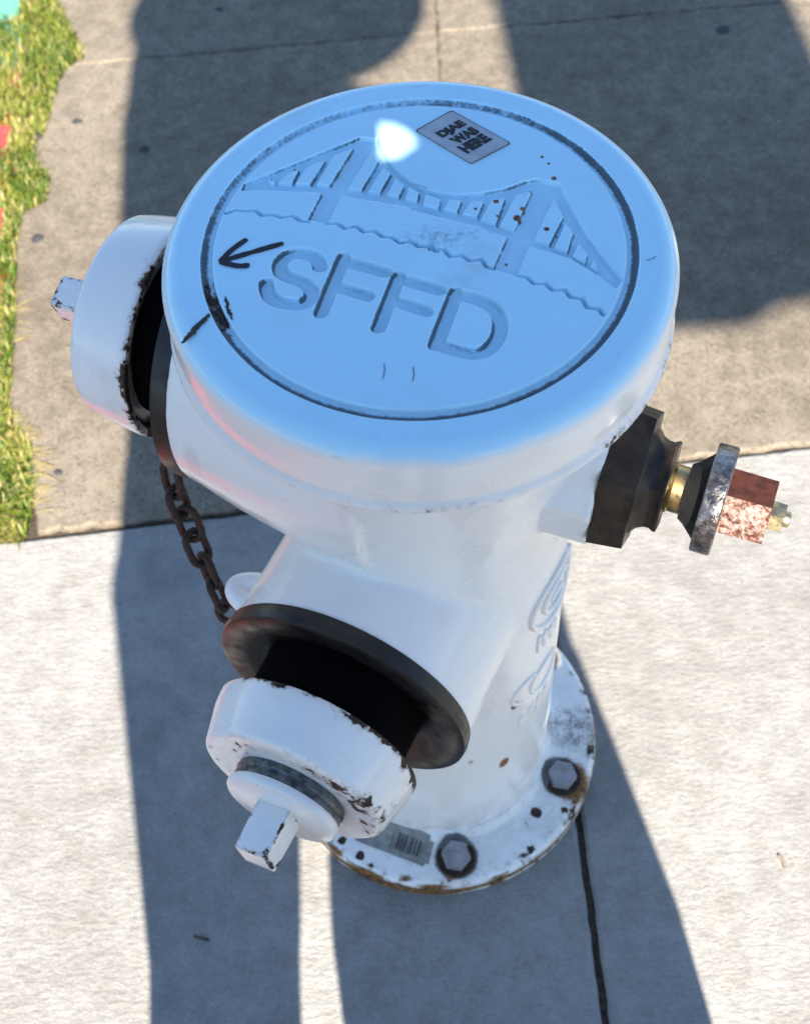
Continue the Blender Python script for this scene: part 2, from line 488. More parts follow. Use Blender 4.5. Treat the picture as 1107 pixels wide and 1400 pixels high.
# (points carry a flag: does the edge that starts there show in the picture (gets a ragged edge))
slab([(curb_x(-4.8), -4.8, 0), (v1(-4.8) - g1, -4.8, 0), (v1(-0.4) - g1, -0.4, 1), (v1(0.32) - g1, l1(v1(0.32)) - 0.003, 1), (-0.30, l1(-0.30) - 0.0035, 1), (curb_x(0.265), l1(curb_x(0.265)) - 0.003, 0), (curb_x(-0.4), -0.4, 0)], M_NEW, 0.0, 0.0035, 0.0004)
slab([(v1(-4.8) + g1, -4.8, 0), (4.9, -4.8, 0), (4.9, l1(4.9), 0), (0.7, l1(0.7) - 0.003, 1), (v1(0.32) + g1, l1(v1(0.32)) - 0.003, 1), (v1(-0.4) + g1, -0.4, 0)], M_NEW, 0.0, 0.0035, 0.0004)
GRASS_EDGE = [(-0.5487,1.3137),(-0.5401,1.241),(-0.4966,1.1515),(-0.4843,1.109),(-0.5143,1.051),(-0.5166,0.9993),(-0.5205,0.9461),(-0.5313,0.9169),(-0.5225,0.8798),(-0.502,0.8613),(-0.5015,0.8077),(-0.5334,0.7861),(-0.5335,0.7217),(-0.5152,0.5462),(-0.5079,0.4543),(-0.4665,0.3818),(-0.4574,0.3244),(-0.464,0.2718),(-0.5362,0.2633)]
ge = [p for p in GRASS_EDGE if p[1] > 0.29]
low = sorted([p for p in ge if p[1] < l2(p[0]) - 0.012], key=lambda p: -p[1])
hi_ = sorted([p for p in ge if p[1] > l2(p[0]) + 0.012], key=lambda p: -p[1])
slab([(x, y, 1) for x, y in low] + [(-0.445, l1(-0.445) + 0.004, 1), (V2 - 0.0007, l1(V2) + 0.0025, 1), (V2 - 0.0007, l2(V2) - 0.0008, 1), (-0.50, l2(-0.50) - 0.0008, 1)], M_OLD, 0.002, 0.0035)
slab([(V2 + 0.0007, l1(V2) + 0.0025, 1), (0.8, l1(0.8) + 0.0025, 0), (4.9, l1(4.9) + 0.0025, 0), (4.9, l2(4.9) - 0.002, 0), (0.9, l2(0.9) - 0.0008, 1), (V2 + 0.0007, l2(V2) - 0.0008, 1)], M_OLD, 0.001, 0.0035)
slab([(-0.60, 5.8, 0)] + [(x, y, 1) for x, y in hi_] + [(-0.497, l2(-0.497) + 0.0008, 1), (V2 - 0.0007, l2(V2) + 0.0008, 1), (V2 - 0.0007, 1.6, 0), (V2 - 0.0007, 5.8, 0)], M_OLD, 0.0, 0.0035)
slab([(V2 + 0.0007, l2(V2) + 0.0008, 1), (0.9, l2(0.9) + 0.0008, 0), (4.9, l2(4.9) + 0.002, 0), (4.9, 5.8, 0), (V2 + 0.0007, 5.8, 0), (V2 + 0.0007, 1.6, 1)], M_OLD, 0.001, 0.0035)

# kerb, painted red and farther on green, soil in the gap, street beyond
def strip(name, y0, y1, offs, mat, n=60):
    V, F = [], []
    for i in range(n + 1):
        y = y0 + (y1 - y0) * i / n
        for dx, z in offs: V.append((curb_x(y) + dx, y, z))
    k = len(offs)
    for i in range(n):
        for j in range(k - 1): F.append((i * k + j, i * k + j + 1, (i + 1) * k + j + 1, (i + 1) * k + j))
    return mesh_obj(name, V, F, mat, None, 40)
curb = strip('curb', -5, 6, [(-0.004, -0.09), (-0.004, -0.010), (-0.010, -0.004), (-0.13, -0.008), (-0.145, -0.02), (-0.155, -0.17)], M_CURB)
tag(curb, 'painted street kerb, red beside the grass and green farther on', 'curb', kind='structure')
soil = strip('soil', 0.26, 6, [(-0.006, -0.009), (0.05, -0.009), (0.12, -0.0095)], M_SOIL)
tag(soil, 'thin strip of dry soil under the grass', 'soil', kind='structure')

# grass growing in the gap, spilling over the kerb and the slab edge
def edge_x(y):
    P = sorted(GRASS_EDGE, key=lambda p: p[1])
    ys = [p[1] for p in P]; xs = [p[0] for p in P]
    return float(np.interp(y, ys, xs))
def spill(y):
    """how far left the grass lies over the kerb"""
    if y > 1.195: return -0.592 - 0.07 * max(0, y - 1.245)
    if 0.915 < y < 0.965: return -0.568
    if 0.68 < y < 0.80: return -0.553
    if y < 0.68: return curb_x(y) - 0.002
    return curb_x(y) - 0.10
def make_grass():
    V, F, H = [], [], []
    def blade(x, y, L, w, az, lean, hue, z0=-0.006):
        d = Vector((math.cos(az), math.sin(az), 0)); s = Vector((-d.y, d.x, 0)) * w
        b = Vector((x, y, z0))
        m = b + d * (L * lean * 0.42) + Vector((0, 0, L * 0.55 * (1.25 - lean)))
        e = b + d * (L * lean) + Vector((0, 0, L * (1.05 - lean) * 0.8 + 0.002))
        i = len(V)
        V.extend([b - s, b + s, m + s * 0.85, m - s * 0.85, e])
        F.extend([(i, i + 1, i + 2, i + 3), (i + 3, i + 2, i + 4)])
        H.extend([max(0, min(1, hue - 0.08)), max(0, min(1, hue - 0.08)), hue, hue, min(1, hue + 0.08)])
    clump = [(random.uniform(-0.66, -0.44), random.uniform(0.25, 1.5), random.uniform(0, 1)) for _ in range(90)]
    def hue_at(x, y):
        c = min(clump, key=lambda q: (q[0] - x) ** 2 + (q[1] - y) ** 2)
        return c[2]
    n = 0
    while n < 13000:
        y = random.uniform(0.268, 1.42)
        a, b = spill(y), edge_x(y)
        x = random.uniform(a, b + 0.004)
        # keep the tips off the kerb where the paint shows
        hue = 0.12 + 0.46 * hue_at(x, y) + random.gauss(0, 0.19)
        if random.random() < 0.13: hue = random.uniform(0.78, 1.0)
        az = random.uniform(0, 2 * math.pi)
        L = random.uniform(0.010, 0.034)
        lean = random.uniform(0.3, 0.95)
        ex = x + math.cos(az) * L * lean
        if ex < a - 0.004 and (y > 1.18 or 0.9 < y < 0.98 or 0.66 < y < 0.82): continue
        if ex > b + 0.010: continue
        z0 = -0.006 if x > curb_x(y) else -0.004
        blade(x, y, L, random.uniform(0.0007, 0.0016), az, lean, max(0, min(1, hue)), z0)
        n += 1
    for _ in range(5000):
        y = random.uniform(1.42, 5.8)
        x = random.uniform(curb_x(y) - 0.05, -0.55 - 0.02 * y)
        blade(x, y, random.uniform(0.015, 0.035), 0.0016, random.uniform(0, 6.3), random.uniform(0.3, 0.9), random.uniform(0.1, 0.9))
    # dead straw lying at the slab corner
    for _ in range(90):
        y = random.uniform(0.55, 0.66) if random.random() < 0.4 else random.uniform(0.30, 0.45)
        x = edge_x(y) + random.uniform(-0.03, 0.012)
        blade(x, y, random.uniform(0.02, 0.04), 0.0009, random.uniform(-0.5, 0.6), 0.97, random.uniform(0.85, 1.0), 0.001)
    return mesh_obj('grass', V, F, M_GRASS, None, 180, {'hue': H})
tag(make_grass(), 'short green and straw-yellow grass between the kerb and the slabs', 'grass', kind='stuff')

# trodden gum on the old slabs
def gum(x, y, r, label, z=0.002):
    V = [(0, 0, 0.0016)]; n = 22
    ph = random.uniform(0, 6)
    for k, (q, zz) in enumerate(((0.7, 0.0014), (1.0, -0.0004))):
        for i in range(n):
            a = 2 * math.pi * i / n
            rr = r * q * (1 + 0.10 * math.sin(2 * a + ph) + 0.06 * math.sin(5 * a + 2 * ph))
            V.append((rr * 1.15 * math.cos(a), rr * math.sin(a), zz))
    F = [(0, 1 + i, 1 + (i + 1) % n) for i in range(n)] + [(1 + i, 1 + n + i, 1 + n + (i + 1) % n, 1 + (i + 1) % n) for i in range(n)]
    o = mesh_obj('chewing_gum', V, F, M_GUM, None, 180)
    o.location = (x, y, z)
    tag(o, label, 'gum', 'trodden gum on the old slabs')
gum(-0.5276, 0.936, 0.0085, 'dark gum spot right at the tip of the grass edge')
gum(-0.4748, 0.9628, 0.0070, 'pale grey gum spot on sunlit slab right of the grass')
gum(-0.5025, 0.7371, 0.0085, 'round dark gum spot above the left cap, on sunlit slab')
gum(-0.374, 0.8997, 0.0078, 'dark gum spot just inside the shadow left of the lid')
gum(-0.286, 1.2018, 0.0052, 'small dark gum spot at the top edge of the picture', 0.0)
gum(0.455, 1.1003, 0.0105, 'largest dark gum spot, in the shadow at the top right', 0.001)
gum(-0.4306, 0.357, 0.0050, 'small brown gum speck near the broken slab corner')

# bits of dry litter
def twig(pts, r, label, name='twig', mat=None):
    v, f = tube_rings(pts, [r] * len(pts), 6)
    tag(mesh_obj(name, v, f, mat or M_SOIL, None, 60), label, 'twig')
twig([(0.3235, -0.128, 0.002), (0.3265, -0.1335, 0.0025), (0.3275, -0.1405, 0.002)], 0.0016, 'curved dry twig on sunlit concrete at the right', mat=flat('dry_leaf', (0.25, 0.2, 0.13), 0.8, 0.2))
twig([(-0.2375, -0.1865, 0.002), (-0.2230, -0.1905, 0.002)], 0.0014, 'short dark twig in the shadow at the lower left')

# ================================================================== FIRE HYDRANT
HY = empty('fire_hydrant')
tag(HY, 'white enamelled fire hydrant with bluish round lid standing on the pavement', 'fire hydrant')
AZ_N, H_N = -116.0, 0.413         # near outlet
AZ_L, H_L = 157.5, 0.572          # left outlet
AZ_S, H_S = -22.0, 0.552          # valve stem
HL = 0.7181                       # top of the lid
A_N, A_L, A_S = axis_mat(AZ_N, H_N), axis_mat(AZ_L, H_L), axis_mat(AZ_S, H_S)

# ---- body casting
def lathe_shell(prof, seg=72, M=None):
    V, F = [], []
    for r, z in prof:
        for i in range(seg):
            a = 2 * math.pi * i / seg; V.append(Vector((r * math.cos(a), r * math.sin(a), z)))
    n = len(prof)
    for k in range(n - 1):
        for i in range(seg):
            j = (i + 1) % seg; F.append((k * seg + i, k * seg + j, (k + 1) * seg + j, (k + 1) * seg + i))
    F.append(tuple(reversed(range(seg)))); F.append(tuple((n - 1) * seg + i for i in range(seg)))
    if M is not None: V = [M @ v for v in V]
    return V, F

BOLT_AZ = [-24.3 + 60 * k for k in range(6)]
def body_attr(co):
    x, y, z = co[:, 0], co[:, 1], co[:, 2]
    az = np.degrees(np.arctan2(y, x)); r = np.hypot(x, y)
    chip = np.full(len(x), 0.18)
    rust = np.zeros(len(x)); grime = np.zeros(len(x))
    for a0, z0, s, w in ((-57.5, 0.165, 0.006, 1.25), (-53, 0.272, 0.005, 1.15), (-40, 0.288, 0.004, 0.9), (-75, 0.20, 0.004, 0.7)):
        d2 = ((az - a0) * 0.00187 / s) ** 2 + ((z - z0) / (s * 1.7)) ** 2
        rust = np.maximum(rust, w * np.exp(-d2))
    grime = np.maximum(grime, 0.42 * np.exp(-((z - 0.055) / 0.02) ** 2) * (r < 0.13))
    # soot in the corner where the outlet neck meets the barrel
    return {'chip': chip, 'rust': rust, 'grime': grime}
barrel_prof = [(0.1085, 0.034), (0.1085, 0.050), (0.1075, 0.085), (0.1065, 0.30), (0.1060, 0.44), (0.1045, 0.49), (0.1045, 0.525), (0.1085, 0.56), (0.1155, 0.60), (0.1225, 0.64), (0.1255, 0.672)]
shells = [lathe_shell(barrel_prof, 96),
          lathe_shell([(0.0925, 0.0), (0.0925, 0.10), (0.0945, 0.1445)], 80, A_N),
          lathe_shell([(0.1190, 0.0), (0.1165, 0.045), (0.1070, 0.095), (0.0975, 0.132), (0.0950, 0.1430)], 80, A_L),
          lathe_shell([(0.0520, 0.0), (0.0520, 0.1290)], 8, A_S @ Matrix.Rotation(R(22.5 + 8), 4, 'Z'))]
# lug for the cap chain on the flank of the near outlet
lc = A_N @ Vector((-0.096, 0.004, 0.107)); out_ = (A_N.to_3x3() @ Vector((-1, 0, 0))).normalized(); along = (A_N.to_3x3() @ Vector((0, 0, 1))).normalized()
def bodyparts():
    return voxel_solid('body', shells, 0.0024, 8, M_PAINT, HY, body_attr)
body = bodyparts()

# ---- base flange: two stacked plates with a rusty seam
def flange_attr(co):
    x, y, z = co[:, 0], co[:, 1], co[:, 2]
    r = np.hypot(x, y)
    rust = np.zeros(len(x)); grime = np.zeros(len(x))
    for a in BOLT_AZ:
        d = np.hypot(x - 0.131 * math.cos(R(a)), y - 0.131 * math.sin(R(a)))
        grime = np.maximum(grime, 1.4 * np.exp(-(np.maximum(d - 0.0145, 0) / 0.0062) ** 2))
        dd = np.hypot(x - 0.141 * math.cos(R(a)), y - 0.141 * math.sin(R(a)))
        rust = np.maximum(rust, (1.05 if a in BOLT_AZ[:1] else 0.72) * np.exp(-(dd / 0.025) ** 2))
    az = np.degrees(np.arctan2(y, x))
    front = np.exp(-((az + 105) / 26) ** 2)
    rust = np.maximum(rust, front * 1.7 * np.exp(-((z - 0.0150) / 0.0105) ** 2) * (r > 0.149))
    rust = np.maximum(rust, 0.82 * np.exp(-((z - 0.0150) / 0.008) ** 2) * (r > 0.145))
    for a0, wa_, r0, wr_, k in ((-131, 5.5, 0.1550, 0.0035, 0.95), (-117, 9.0, 0.1565, 0.0030, 1.0), (-103, 4.0, 0.1520, 0.0040, 0.80), (-94, 7.5, 0.1560, 0.0028, 0.95), (-71, 6.0, 0.1570, 0.0025, 0.8), (-29, 5.0, 0.1520, 0.0050, 0.9)):
        rust = np.maximum(rust, k * np.exp(-((az - a0) / wa_) ** 2 - ((r - r0) / wr_) ** 2))
    back = np.exp(-((az + 2) / 20) ** 2)
    grime = np.maximum(grime, 0.55 * back * (z > 0.025))
    grime = np.maximum(grime, 0.36 + 0.0 * z)
    chip = np.where((r > 0.149), 0.47, 0.35)
    for a0, rr, s in ((-44.0, 0.128, 0.007), (-36, 0.147, 0.004), (-122, 0.147, 0.006), (-131, 0.145, 0.005), (-56, 0.150, 0.004)):
        d = np.hypot(x - rr * math.cos(R(a0)), y - rr * math.sin(R(a0)))
        chip = np.maximum(chip, 1.05 * np.exp(-(d / s) ** 2))
    return {'chip': chip, 'rust': rust, 'grime': grime}
fl_prof = [(0.02, 0.0005), (0.150, 0.0005), (0.1555, 0.004), (0.157, 0.008), (0.156, 0.0135), (0.1525, 0.0155), (0.1525, 0.0175), (0.1555, 0.0195), (0.1572, 0.024), (0.1560, 0.0300), (0.1520, 0.0330), (0.142, 0.0336), (0.126, 0.0345), (0.117, 0.0375), (0.110, 0.046), (0.10, 0.05)]
flange = lathe('base_flange', [p + (0.3,) for p in fl_prof], M_PAINT, HY, 320, None, 50, 0.0022, None)
co = np.empty(len(flange.data.vertices) * 3, dtype=np.float32); flange.data.vertices.foreach_get('co', co)
fa = flange_attr(co.reshape(-1, 3))
flange.data.attributes['chip'].data.foreach_set('value', fa['chip'].astype(np.float32))
for k in ('rust', 'grime'):
    a = flange.data.attributes.new(k, 'FLOAT', 'POINT'); a.data.foreach_set('value', fa[k].astype(np.float32))

for a in BOLT_AZ:
    M = Matrix.Translation((0.131 * math.cos(R(a)), 0.131 * math.sin(R(a)), 0.0345))
    b = prism('bolt', 6, 0.0142, 0.0138, -0.002, 0.0115, M_BOLT, HY, M, R(a + 12), 0.0012)
    lathe('washer', [(0.0185, -0.003), (0.0185, 0.0008), (0.0178, 0.0014), (0.010, 0.0014)], M_WASHER, b, 32, M)

# ---- raised foundry marks cast on the barrel's right flank
def cast_line(pts, r=0.0027, rad=0.1066):
    path = [(rad * math.cos(R(a)), rad * math.sin(R(a)), z) for a, z in pts]
    v, f = tube_rings(path, [r] * len(path), 8)
    return v, f
def circ_pts(a0, z0, r, t0, t1, n=26, sq=1.0):
    return [(a0 + math.degrees(r * math.cos(R(t0 + (t1 - t0) * i / n)) / 0.1066), z0 + sq * r * math.sin(R(t0 + (t1 - t0) * i / n))) for i in range(n + 1)]
mk = [('cast_ring', [cast_line(circ_pts(-29, 0.402, 0.034, 0, 360, 48)), cast_line(circ_pts(-29, 0.402, 0.019, 40, 320)), cast_line([(-35, 0.402), (-25, 0.402)])])]
glyph = []
for a0, z0, hh in ((-41, 0.350, 0.013), (-36, 0.347, 0.013), (-30.5, 0.345, 0.013)):
    glyph.append(cast_line([(a0, z0 - hh), (a0, z0 + hh)], 0.0016)); glyph.append(cast_line(circ_pts(a0 + 2.2, z0, 0.0045, -90, 180, 12), 0.0015))
mk.append(('cast_digits', glyph))
glyph = [cast_line(circ_pts(-46, 0.285, 0.017, 60, 250, 18), 0.002), cast_line(circ_pts(-33, 0.278, 0.020, 0, 360, 26), 0.002)]
for a0 in (-50, -44, -38, -32):
    glyph.append(cast_line([(a0, 0.222), (a0 + 1.0, 0.243)], 0.0014)); glyph.append(cast_line([(a0 + 1.0, 0.243), (a0 + 3.2, 0.243), (a0 + 3.0, 0.233), (a0 + 0.8, 0.232)], 0.0013))
mk.append(('cast_letters', glyph))
for nm, parts in mk:
    v, f = merge(parts); mesh_obj(nm, v, f, M_PAINT, body, 60)

# ---- lid: rim, skirt, and an engraved top built as relief
BRIDGE = [(-0.1029,0.0568),(-0.0886,0.064),(-0.0722,0.0725),(-0.0556,0.0812),(-0.0389,0.0899),(-0.0334,0.0931),(-0.0227,0.0906),(-0.0198,0.0803),(-0.0159,0.0699),(-0.0103,0.0604),(-0.0036,0.0528),(0.0063,0.0456),(-0.0038,0.0512),(0.0041,0.0453),(0.0119,0.0418),(0.0264,0.0392),(0.0397,0.0401),(0.0545,0.0439),(0.0655,0.0485),(0.0725,0.05),(0.0854,0.0445),(0.087,0.0359),(0.0901,0.0228),(0.0959,0.0044),(0.1032,-0.0127),(0.1131,-0.033),(0.1093,-0.0392),(0.098,-0.0267),(0.0864,-0.0156),(0.0655,-0.0053),(0.0519,0.0026),(0.0343,0.0131),(0.0125,0.022),(-0.0043,0.029),(0.0127,0.0243),(-0.0053,0.0309),(-0.0252,0.037),(-0.0439,0.0423),(-0.0578,0.046),(-0.0881,0.0499),(-0.1046,0.0506)]
PANELS = [[(-0.0884,0.0586),(-0.0851,0.0603),(-0.0845,0.0556),(-0.0877,0.0556)],[(-0.0826,0.0557),(-0.0743,0.0548),(-0.0704,0.0665),(-0.0768,0.0631)],[(-0.0721,0.0547),(-0.0633,0.0538),(-0.0546,0.0736),(-0.0657,0.068)],[(-0.0594,0.0532),(-0.0518,0.0517),(-0.0376,0.0833),(-0.0494,0.0769)],[(-0.0404,0.0488),(-0.0326,0.0469),(-0.0225,0.0703),(-0.0258,0.0803)],[(-0.0286,0.0456),(-0.022,0.0435),(-0.0151,0.0595),(-0.0192,0.0652)],[(-0.0176,0.0421),(-0.0108,0.04),(-0.0072,0.049),(-0.0123,0.0552)],[(-0.007,0.0383),(0.0001,0.0355),(0.0014,0.0424),(-0.0043,0.0474)],[(0.0037,0.0338),(0.0108,0.0312),(0.0119,0.0372),(0.0055,0.0404)],[(0.0039,0.032),(0.0125,0.0286),(0.0138,0.0355),(0.0065,0.0395)],[(0.0154,0.0282),(0.0232,0.0252),(0.0258,0.0341),(0.0196,0.0355)],[(0.0264,0.0239),(0.0347,0.0207),(0.0389,0.0327),(0.0324,0.034)],[(0.0366,0.0184),(0.0452,0.0142),(0.0516,0.0347),(0.0436,0.033)],[(0.0474,0.013),(0.0553,0.0086),(0.0679,0.0399),(0.058,0.0362)],[(0.067,0.0012),(0.0746,-0.0039),(0.0844,0.0174),(0.0804,0.0323)],[(0.0776,-0.0058),(0.0842,-0.0107),(0.0892,0.0048),(0.0853,0.013)],[(0.0871,-0.014),(0.0936,-0.0196),(0.0956,-0.0123),(0.0913,-0.0038)],[(0.0962,-0.0227),(0.1004,-0.0251),(0.1,-0.0194),(0.0983,-0.0173)]]
LEGS = [[(-0.0558,0.0471),(-0.0437,0.0437),(-0.0529,0.0199),(-0.064,0.0244)],[(0.0516,0.0044),(0.064,-0.0026),(0.0547,-0.0267),(0.0415,-0.0213)]]
WAVES = [[(-0.1125,0.0324),(-0.1038,0.0338),(-0.0995,0.0344),(-0.0925,0.0309),(-0.0862,0.0288),(-0.0762,0.0273),(-0.0662,0.0238),(-0.0637,0.0223)],[(-0.0531,0.0199),(-0.0426,0.0176),(-0.0328,0.0145),(-0.0218,0.0096),(-0.0133,0.0049),(-0.0036,0.0019),(0.0116,-0.0048),(0.0052,-0.0013),(0.0166,-0.0077),(0.0279,-0.0119),(0.0367,-0.0158),(0.0417,-0.0208)],[(0.0544,-0.0263),(0.0623,-0.0318),(0.072,-0.0358),(0.0816,-0.0413),(0.0885,-0.0475),(0.0998,-0.058)]]
LETTERS = [[[(-0.0565,-0.0136),(-0.0584,-0.0074),(-0.0633,-0.0039),(-0.07,-0.0023),(-0.076,-0.0043),(-0.0797,-0.0103),(-0.0781,-0.0173),(-0.0726,-0.0213),(-0.0659,-0.0249),(-0.0613,-0.0307),(-0.0619,-0.037),(-0.0668,-0.0412),(-0.0745,-0.0407),(-0.0817,-0.0375),(-0.0857,-0.0318),(-0.0869,-0.0253)]],[[(-0.0432,-0.0075),(-0.0557,-0.0483)],[(-0.0438,-0.0094),(-0.02,-0.0199)],[(-0.0473,-0.0291),(-0.0293,-0.0373)]],[[(-0.0119,-0.0234),(-0.0239,-0.0608)],[(-0.0125,-0.0248),(0.0104,-0.0351)],[(-0.0169,-0.0405),(0.0029,-0.0505)]],[[(0.0199,-0.0377),(0.0072,-0.0747)],[(0.0193,-0.0387),(0.0325,-0.0436),(0.0399,-0.0498),(0.0432,-0.0584),(0.042,-0.069),(0.037,-0.0779),(0.0305,-0.0818),(0.023,-0.081),(0.0082,-0.0747)]]]
def seg_d(X, Y, a, b):
    dx, dy = b[0] - a[0], b[1] - a[1]
    t = np.clip(((X - a[0]) * dx + (Y - a[1]) * dy) / (dx * dx + dy * dy + 1e-12), 0, 1)
    return np.hypot(X - a[0] - t * dx, Y - a[1] - t * dy)
def line_d(X, Y, P):
    d = np.full(X.shape, 9.0)
    for a, b in zip(P, P[1:]): d = np.minimum(d, seg_d(X, Y, a, b))
    return d
def poly_sd(X, Y, P):
    d = np.full(X.shape, 9.0); ins = np.zeros(X.shape, bool)
    n = len(P)
    for i in range(n):
        a, b = P[i], P[(i + 1) % n]
        d = np.minimum(d, seg_d(X, Y, a, b))
        if a[1] != b[1]:
            c = ((a[1] > Y) != (b[1] > Y)) & (X < (b[0] - a[0]) * (Y - a[1]) / (b[1] - a[1]) + a[0])
            ins ^= c
    return np.where(ins, -d, d)
def sstep(v, a, b):
    t = np.clip((v - a) / (b - a), 0, 1); return t * t * (3 - 2 * t)
def smooth_path(P, k=4):
    """Catmull-Rom"""
    Q = []
    n = len(P)
    for i in range(n - 1):
        p0, p1, p2, p3 = [np.array(P[max(0, min(n - 1, i + d))]) for d in (-1, 0, 1, 2)]
        for j in range(k):
            t = j / k
            Q.append(tuple(0.5 * ((2 * p1) + (-p0 + p2) * t + (2 * p0 - 5 * p1 + 4 * p2 - p3) * t * t + (-p0 + 3 * p1 - 3 * p2 + p3) * t ** 3)))
    Q.append(P[-1]); return Q
def zigzag(P, amp=0.0017, wl=0.0115):
    Q = smooth_path(P, 4); out = [Q[0]]; acc = 0; s = 1
    for a, b in zip(Q, Q[1:]):
        a = np.array(a); b = np.array(b); L = np.hypot(*(b - a)); t = 0
        nrm = np.array([-(b - a)[1], (b - a)[0]]) / (L + 1e-9)
        while acc + (L - t) >= wl / 2:
            t += wl / 2 - acc; acc = 0
            out.append(tuple(a + (b - a) * t / L + nrm * amp * s * random.uniform(0.5, 1.2))); s = -s
        acc += L - t
    out.append(Q[-1]); return out

R_TOP = 0.1372
def make_lid():
    root = empty('lid'); root.parent = HY
    N = 600
    lin = np.linspace(-R_TOP, R_TOP, N)
    # concentric remap so that the outline stays a clean circle
    U, Vv = np.meshgrid(lin / R_TOP, lin / R_TOP)
    X = U * np.sqrt(1 - Vv ** 2 / 2) * R_TOP; Y = Vv * np.sqrt(1 - U ** 2 / 2) * R_TOP
    Rr = np.hypot(X, Y)
    depth = np.zeros(X.shape)
    gr = np.abs(Rr - 0.1222)
    ring = sstep(-gr, -0.0044, -0.0016) * 0.0034
    wav = 0.0002 * np.sin(X * 190 + 1) * np.sin(Y * 170)
    br = poly_sd(X, Y, BRIDGE)
    for p in PANELS: br = np.maximum(br, -(poly_sd(X, Y, p) - 0.0002))
    for p in LEGS: br = np.minimum(br, poly_sd(X, Y, p))
    for w in WAVES: br = np.minimum(br, line_d(X, Y, zigzag(w)) - 0.0011)
    br = np.maximum(br, Rr - 0.1200)
    dbr = sstep(-br, -0.0006, 0.0007) * 0.0034
    lets = []
    dl_all = np.zeros(X.shape)
    widths = (0.0044, 0.0042, 0.0042, 0.0044)
    ln = []
    for L, w in zip(LETTERS, widths):
        d = np.full(X.shape, 9.0)
        for s in L: d = np.minimum(d, line_d(X, Y, smooth_path(s, 5) if len(s) > 3 else s))
        d -= w
        ln.append(d)
        dl_all = np.maximum(dl_all, sstep(-d, -0.0007, 0.0013) * 0.0046)
    depth = np.maximum(np.maximum(ring, dbr), dl_all)
    Z = HL - depth + wav * 0.4
    # crowned edge
    Z = Z - 0.0006 * (Rr / R_TOP) ** 4
    # ---- wear and wall-shade masks
    th = np.degrees(np.arctan2(Y, X))
    groove = sstep(-gr, -0.0045, -0.0030)
    outer = sstep(Rr, 0.1200, 0.1240)
    side = 0.60 + 0.30 * np.cos(R(1) * (th + 60)) + 0.20 * np.exp(-((th - 185) / 30) ** 2) + 0.25 * np.exp(-((th + 175) / 25) ** 2)
    grime = groove * (0.30 + 0.52 * outer) * np.clip(side + 0.28, 0, 1.2)
    low_l = np.clip(dl_all / 0.0046, 0, 1)
    wall = 4 * low_l * (1 - low_l)
    gx = np.gradient(dl_all, axis=1) / (np.gradient(X, axis=1) + 1e-9)         # shade of the letters' left walls, painted in as darkening
    wall_shade = np.clip(gx / 1.6, 0, 1)
    grime = np.maximum(grime, 0.31 * low_l + 0.24 * wall + 0.40 * wall_shade)
    q_ = np.clip(dbr / 0.0034, 0, 1); bridge_shade = np.clip(np.gradient(dbr, axis=1) / (np.gradient(X, axis=1) + 1e-9) / 1.6, 0, 1)  # left walls of the bridge get the same painted shade
    grime = np.maximum(grime, 0.18 * q_ + 0.20 * 4 * q_ * (1 - q_) + 0.36 * bridge_shade)
    # speckled dirt below the water line, towards the middle
    grime = np.maximum(grime, 0.47 * np.exp(-((X - 0.015) / 0.05) ** 2 - ((Y - 0.005) / 0.020) ** 2))
    rust = np.zeros(X.shape)
    for x0, y0, s, w in [(0.0762,0.0678,0.0011,1.1),(0.0797,0.0619,0.001,1.0),(0.0817,0.0493,0.0017,1.0),(0.0667,0.0392,0.0013,0.9),(0.0579,0.0175,0.0026,1.15),(0.0614,0.0251,0.0017,0.95),(0.0464,0.032,0.0017,1.05),(0.0341,0.0267,0.0013,0.85),(0.0741,0.0078,0.002,0.95),(0.0793,0.0046,0.0013,0.8),(0.0494,-0.0154,0.0015,0.75),(0.0466,0.02,0.0013,0.8),(-0.0731,0.0695,0.0009,0.9),(-0.0861,0.0584,0.0011,0.8)]:
        rust = np.maximum(rust, 1.1 * w * np.exp(-(((X - x0) ** 2 + (Y - y0) ** 2) / (1.12 * s) ** 2)))
    chip = np.full(X.shape, 0.22)
    chip = np.maximum(chip, 0.60 * groove * np.exp(-((th + 162) / 22) ** 2))
    chip = np.maximum(chip, 0.52 * groove * np.exp(-((th + 60) / 35) ** 2) * outer)
    # ---- split by what is cut where
    C4 = lambda A: 0.25 * (A[:-1, :-1] + A[1:, :-1] + A[:-1, 1:] + A[1:, 1:])
    ident = np.zeros((N - 1, N - 1), int)
    ident[C4(br) < 0.0022] = 1
    for k, d in enumerate(ln): ident[C4(d) < 0.0022] = 2 + k
    ident[np.abs(C4(Rr) - 0.1222) < 0.0046] = 6
    names = ['lid_top', 'engraved_bridge', 'engraved_letter', 'engraved_letter', 'engraved_letter', 'engraved_letter', 'engraved_ring']
    # shared smooth normals from the height map
    idx = np.arange(N * N).reshape(N, N)
    Q = np.stack([idx[:-1, :-1], idx[:-1, 1:], idx[1:, 1:], idx[1:, :-1]], -1)
    P3 = np.stack([X, Y, Z], -1).reshape(-1, 3)
    gu = np.gradient(np.stack([X, Y, Z], -1), axis=1); gv = np.gradient(np.stack([X, Y, Z], -1), axis=0)
    Nn = np.cross(gu, gv); Nn /= np.linalg.norm(Nn, axis=-1, keepdims=True) + 1e-12
    Nn = Nn.reshape(-1, 3)
    att = {'chip': chip.ravel(), 'rust': rust.ravel(), 'grime': grime.ravel()}  # on the lid, grime holds real dirt plus the painted wall shade
    top = None
